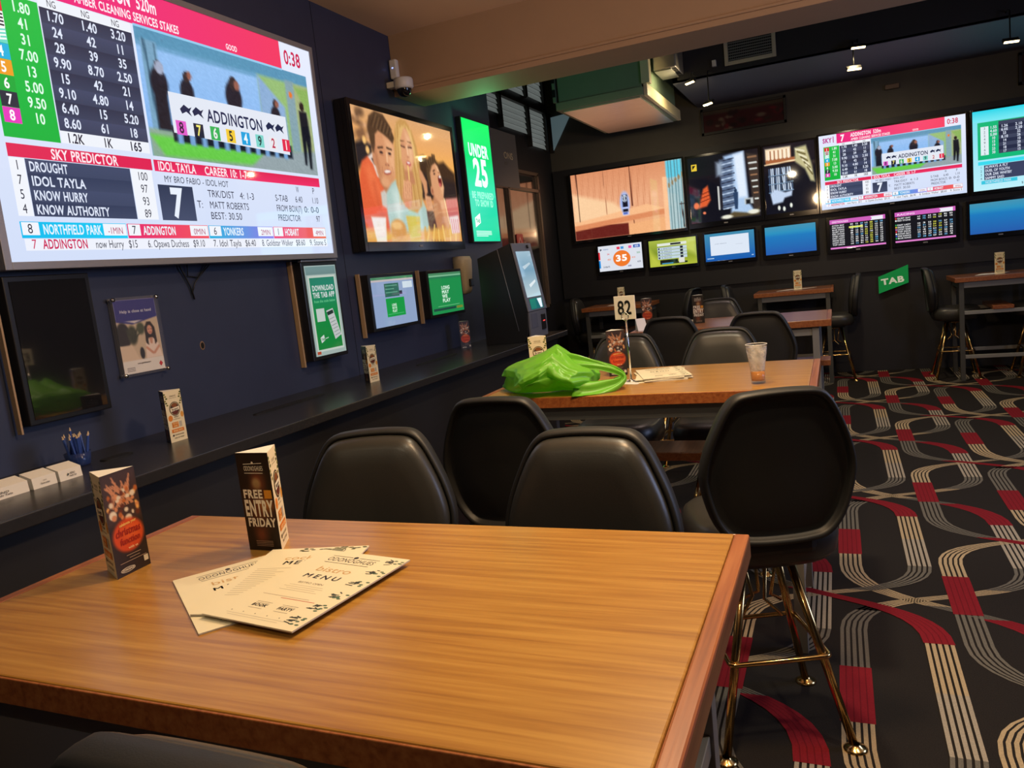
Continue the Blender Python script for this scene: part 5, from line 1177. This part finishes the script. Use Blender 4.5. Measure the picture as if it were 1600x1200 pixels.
# ================================================================== MENUS AND PAPERS
def menu_pic(kind):
    W, H = .21, .297; p = Pic(W, H, 210, 297, (226, 216, 184), eps=.00012); ink = (40, 34, 30)
    p.text('ODONOGHUES', 98, 44, 15, ink, wgt=0, al='c', width=114, L=2, track=.05) if kind == 0 else None
    rg = np.random.default_rng(5 + kind)
    if kind == 0:
        p.line(40, 22, 90, 22, 1.4, ink, 2); p.line(106, 22, 156, 22, 1.4, ink, 2); p.line(44, 52, 152, 52, 1.4, ink, 2); p.ell(98, 22, 5, 5, ink, 2)
        p.text('bistro', 98, 92, 20, (196, 158, 100), wgt=0, al='c', width=84, L=2); p.text('MENU', 100, 122, 15, ink, wgt=1, al='c', width=92, L=2, track=.22)
        p.text('BISTRO OPEN', 98, 146, 6, (130, 118, 100), al='c', width=60, L=2)
        for y, a in ((155, 40), (162, 46), (169, 34), (176, 44)): p.line(98 - a, y, 98 + a, y, 1.4, (190, 178, 150), 1)
        p.line(40, 200, 150, 200, 1.4, (170, 150, 130), 1); p.line(90, 206, 168, 206, 1.6, (190, 70, 60), 1)
        for x, y, q in ((66, 236, 'book'), (126, 236, 'functions')): p.text('BOOK' if q == 'book' else 'PARTY', x + 10, y + 8, 8, ink, wgt=2, al='c', width=34, L=2); p.line(x - 8, y - 8, x + 28, y - 8, 1.2, (140, 126, 110), 1); p.line(x - 6, y - 3, x + 26, y - 3, 1.2, (140, 126, 110), 1); p.line(x - 6, y + 15, x + 26, y + 15, 1.2, (140, 126, 110), 1)
        for x in range(40, 170, 28): p.ell(x, 268, 1.4, 1.4, (90, 80, 70), 1, 8)
        p.line(36, 276, 170, 276, 1.2, (190, 180, 158), 1); p.line(44, 282, 162, 282, 1.2, (190, 180, 158), 1)
        for c in range(6):
            cx, cy = 192, 26 + 48 * c
            for i in range(9):
                a = rg.uniform(2.4, 4.2); r0 = rg.uniform(3, 12); r1 = r0 + rg.uniform(8, 20); x0, y0 = cx + r0 * math.cos(a), cy + r0 * math.sin(a) + rg.uniform(-8, 8)
                p.line(max(150, x0), y0, max(148, cx + r1 * math.cos(a)), y0 + rg.uniform(-5, 5), 2.6, (50, 56, 44), 1)
            for i in range(5): p.ell(cx + rg.uniform(-8, 14), cy + rg.uniform(-12, 12), 4.4, 2.6, (78, 104, 78), 1, 8)
    else:
        p.text('cocktail', 104, 62, 18, (196, 158, 100), al='c', width=100, L=2); p.text('MENU', 104, 86, 17, ink, wgt=1, al='c', width=84, L=2, track=.12); p.ring(150, 22, 18, 16, 2, (90, 90, 70), 2); p.ell(150, 22, 14, 12, (150, 150, 120), 2)
        for i in range(5): p.line(137, 14 + 4 * i, 163, 14 + 4 * i, 1.4, (70, 70, 56), 3)
        for i in range(26): p.ell(rg.uniform(70, 206), rg.uniform(4, 20) if i % 2 else rg.uniform(2, 12), 5, 2.6, (70, 80, 50) if i % 3 else (120, 116, 70), 1, 8)
        for i in range(14):
            p.line(20, 104 + 9 * i, 20 + rg.uniform(40, 80), 104 + 9 * i, 1.6, (176, 164, 138), 1); p.line(116, 104 + 9 * i, 116 + rg.uniform(40, 70), 104 + 9 * i, 1.6, (176, 164, 138), 1)
    return p
def make_menu(label, loc, rotz, kind, group, thick=.0028):
    t = thing('menu', label, 'menu', loc, rotz, group)
    m = MB(); m.box(-.105, .105, -.1485, .1485, 0, thick, 'paper_edge', .0004, 1); m.build('booklet', t)
    o = menu_pic(kind).build('cover', 'pic_paper', t, (0, 0, thick + .0002), (-PI / 2, 0, 0)); return t
GM = 'menus fanned on the foreground table'
def rotp(cx, cy, a, x, y): return (cx + x * math.cos(a) - y * math.sin(a), cy + x * math.sin(a) + y * math.cos(a))
def place_tl(tl, deg):     # centre of an A4 page from its top left corner
    a = math.radians(deg); return rotp(tl[0], tl[1], a, .105, -.1485), a
(c, a) = place_tl((-1.198, 1.023), 54); ml = make_menu('bistro menu at the bottom left of the fan, partly covered', (c[0], c[1], TH), a, 0, GM)
(c, a) = place_tl((-1.092, 1.187), 13); make_menu('cocktail menu in the middle of the fan, mostly covered', (c[0], c[1], TH + .0042), a, 1, GM)
(c, a) = place_tl((-.960, 1.192), -7.3); mr = make_menu('bistro menu lying on top at the right of the fan', (c[0], c[1], TH + .0084), a, 0, GM)
# pile on the second table
for i in range(4):
    a = math.radians(17 + (0, 6, -7, 3)[i]); labs = ('lowest menu of the small pile beside number 82', 'second menu up in the small pile beside number 82', 'third menu up in the small pile beside number 82', 'top menu of the small pile beside number 82')
    r = dup(mr, (-.735 + .008 * (i % 2), 3.32 + .006 * i, TH + .0042 * i), a, labs[i], 'menus piled by number 82')
    for ch in r.children: pass
    r.scale = (.98, .98, 1)
def sheet(name, label, cat, pts, z, h, mname, group=None):
    m = MB(); m.prism(pts, 'z', z, z + h, mname); return tag(m.build(name), label, cat, group)
sheet('paper_sheet', 'white paper lying behind the card on the right-edge square table', 'paper', [(1.27, 9.0), (1.50, 8.96), (1.60, 9.16), (1.36, 9.20)], TH + .0002, .002, 'paper')
sheet('paper_sheet', 'white paper under the card on the square table below the blue screen', 'paper', [(-.64, 9.20), (-.36, 9.24), (-.22, 9.36), (-.52, 9.36)], TH + .0002, .002, 'paper')
sheet('paper_sheet', 'white paper under the card on the far left square table', 'paper', [(-2.60, 9.14), (-2.30, 9.14), (-2.30, 9.30), (-2.60, 9.30)], TH + .0002, .0018, 'paper')
m = MB(); m.prism([(0, 0), (.10, 0), (.085, .085)], 'x', -.035, .035, 'napkin'); tag(m.build('napkin', None, (-1.33, 5.56, TH), (0, 0, math.radians(25))), 'folded pale napkin standing at the left end of the third table', 'napkin')

# ================================================================== NUMBER STAND, GLASS, BAG
t = thing('table_number_stand', 'white plate with number 82 on a chrome pole', 'number stand', (-.834, 3.195, TH), math.radians(-14))
m = MB(); m.box(-.056, .056, -.056, .056, .0002, .0022, 'white_plastic', .001); m.build('base_plate', t)
m = MB(); m.lathe([(.02, .0023), (.02, .006), (.008, .010), (.0045, .014)], 'chrome', 24); m.tube([(0, 0, .01), (0, 0, .278)], .0042, 'chrome', 12, caps=True); m.build('pole', t)
m = MB(); m.tube([(.0165 * math.cos(q), -.006, .285 + .0165 * math.sin(q)) for q in np.linspace(0, 2 * PI, 28, endpoint=False)], .0018, 'chrome', 8, closed=True); m.build('clip_ring', t)
m = MB(); m.box(-.05, .05, -.0035, 0, .272, .372, 'white_plastic', .0012); m.build('number_plate', t)
p = Pic(.1, .1, 100, 100, None); p.text('82', 50, 78, 56, (14, 14, 14), wgt=1, al='c', width=68, L=1); p.build('numerals', 'pic_paper', t, (0, -0.0042, .322))
t = thing('beer_glass', 'near empty beer glass with amber dregs on the second table', 'glass', (-.296, 3.035, TH))
prof = [(.024, .0003), (.0265, .002), (.0275, .02), (.0285, .06), (.0345, .10), (.0385, .125), (.0400, .152), (.0402, .1525), (.0388, .152), (.0372, .125), (.0332, .10), (.0268, .06), (.0255, .02), (.024, .012), (.001, .0115)]
m = MB(); m.lathe(prof, 'glass_clear', 40); m.build('tumbler', t)
m = MB(); m.lathe([(.0235, .0128), (.0248, .02), (.0256, .046), (.001, .046)], 'beer', 32); m.build('beer', t)
m = MB(); m.lathe([(.0262, .05), (.0266, .06), (.0328, .10), (.0368, .125), (.038, .142)], 'foam_film', 36, cap0=False); m.build('foam_residue', t)
m = MB(); m.tube([(.0395 * math.cos(q), .0395 * math.sin(q), .1515) for q in np.linspace(0, 2 * PI, 40, endpoint=False)], .0012, 'white_plastic', 6, closed=True); m.build('rim', t)

# green plastic carrier bag
def bag():
    t = thing('plastic_bag', 'crumpled lime green carrier bag lying on the second table', 'bag', (0.005, -0.035, 0.0))
    keys = [ # x, y centre, half depth, top z, bottom z
        (-1.352, 3.08, .09, 1.120, 1.055), (-1.346, 3.075, .145, 1.146, 1.048), (-1.325, 3.07, .168, 1.160, 1.047), (-1.285, 3.06, .178, 1.178, 1.047), (-1.23, 3.06, .180, 1.194, 1.047), (-1.17, 3.065, .180, 1.217, 1.047), (-1.11, 3.085, .165, 1.246, 1.047),
        (-1.07, 3.075, .150, 1.214, 1.047), (-1.03, 3.06, .138, 1.178, 1.047), (-.99, 3.05, .125, 1.160, 1.047), (-.96, 3.07, .085, 1.146, 1.049), (-.945, 3.065, .05, 1.12, 1.058)]
    K = np.array(keys); n = 96; N = 84; rings = []
    rg = np.random.default_rng(11)
    creases = [(rg.uniform(0, 2 * PI), rg.uniform(-.35, .35), rg.uniform(.035, .09), rg.uniform(.05, .14), rg.uniform(0, 5), rg.uniform(6, 12)) for _ in range(38)]
    for i in range(N):
        f = i / (N - 1) * (len(K) - 1); a = min(int(f), len(K) - 2); u = f - a
        x, yc, hd, zt, zb = K[a] * (1 - u) + K[a + 1] * u
        ring = []
        for j in range(n):
            q = 2 * PI * j / n; c, sn = math.cos(q), math.sin(q)
            yy = c * hd * (1.0 if sn < 0 else (.72 + .28 * (1 - sn) ** .75)); zz = zb + (zt - zb) * (.5 + .5 * sn) ** .68
            k = min(1, hd / .08); d = 0
            for q0, sl, wd, dp, f0, f1 in creases:          # sharp V-shaped pleats converging on the handles
                if f0 < f < f1:
                    e = (q - q0 - sl * (f - 6) * .35 + PI) % (2 * PI) - PI
                    if abs(e) < wd * 2: d += dp * (1 - abs(e) / (wd * 2)) * math.sin(PI * (f - f0) / (f1 - f0)) ** .5
            amp = 1 - .75 * d * k
            py = yc + yy * amp
            ring.append((x + .92 * max(-.05, 3.09 - py) * max(0, 1 - f / 7.5) + .010 * math.sin(3 * q + 1.3) * k + .005 * math.sin(7 * q + f) * k, py - .03 * max(0, -c), max(1.0465, zb + (zz - zb) * (amp if sn > -.5 else 1))))
        rings.append(ring)
    m = MB(); m.rings(rings, 'bag_green', True, True, True, True); m.build('bag_body', t)
    def strap(pts, wids, ph):                          # a flattened film strap, crumpled across its width
        mm = MB(); P = smooth_open(pts, 48); Wd = smooth_open([(q, 0, 0) for q in wids], 48); L = []
        for i, q in enumerate(P):
            u = i / 47; a = P[max(0, i - 1)]; b2 = P[min(47, i + 1)]; d = (Vector(b2) - Vector(a)).normalized(); nv = Vector((.25, -.80, .55)); sd = d.cross(nv).normalized(); nn = sd.cross(d).normalized()
            row = [Vector(q) + sd * Wd[i][0] * sg + nn * (.007 * math.sin(5 * sg + 6 * u + ph) + .004 * abs(math.sin(9 * sg + ph))) for sg in np.linspace(-1, 1, 11)]
            row += [v + nn * -.0015 for v in row[::-1]]
            for v in row: v.z = max(v.z, 1.0468)
            L.append(row)
        mm.rings(L, 'bag_green', True, True, True, True); return mm.build('handle', t)
    strap([(-1.07, 3.03, 1.175), (-1.00, 3.03, 1.165), (-.93, 3.04, 1.150), (-.87, 3.05, 1.128), (-.826, 3.06, 1.100), (-.835, 3.04, 1.080), (-.885, 3.00, 1.066), (-.945, 2.965, 1.062), (-1.01, 2.95, 1.072)], (.045, .034, .020, .016, .012, .018, .034, .042, .045), 0)
    strap([(-1.00, 3.13, 1.150), (-.955, 3.16, 1.138), (-.90, 3.16, 1.122), (-.86, 3.13, 1.106), (-.838, 3.09, 1.094), (-.855, 3.06, 1.076)], (.03, .020, .014, .012, .012, .02), 2)
    return t
def smooth_open(pts, n):
    P = [np.array(p, float) for p in pts]; P = [2 * P[0] - P[1]] + P + [2 * P[-1] - P[-2]]; N = len(pts) - 1; out = []
    for k in range(n):
        f = k * N / (n - 1); i = min(int(f), N - 1); u = f - i; a, b, c, d = P[i:i + 4]
        out.append(tuple(.5 * (2 * b + (c - a) * u + (2 * a - 5 * b + 4 * c - d) * u * u + (3 * b - a - 3 * c + d) * u ** 3)))
    return out
bag()
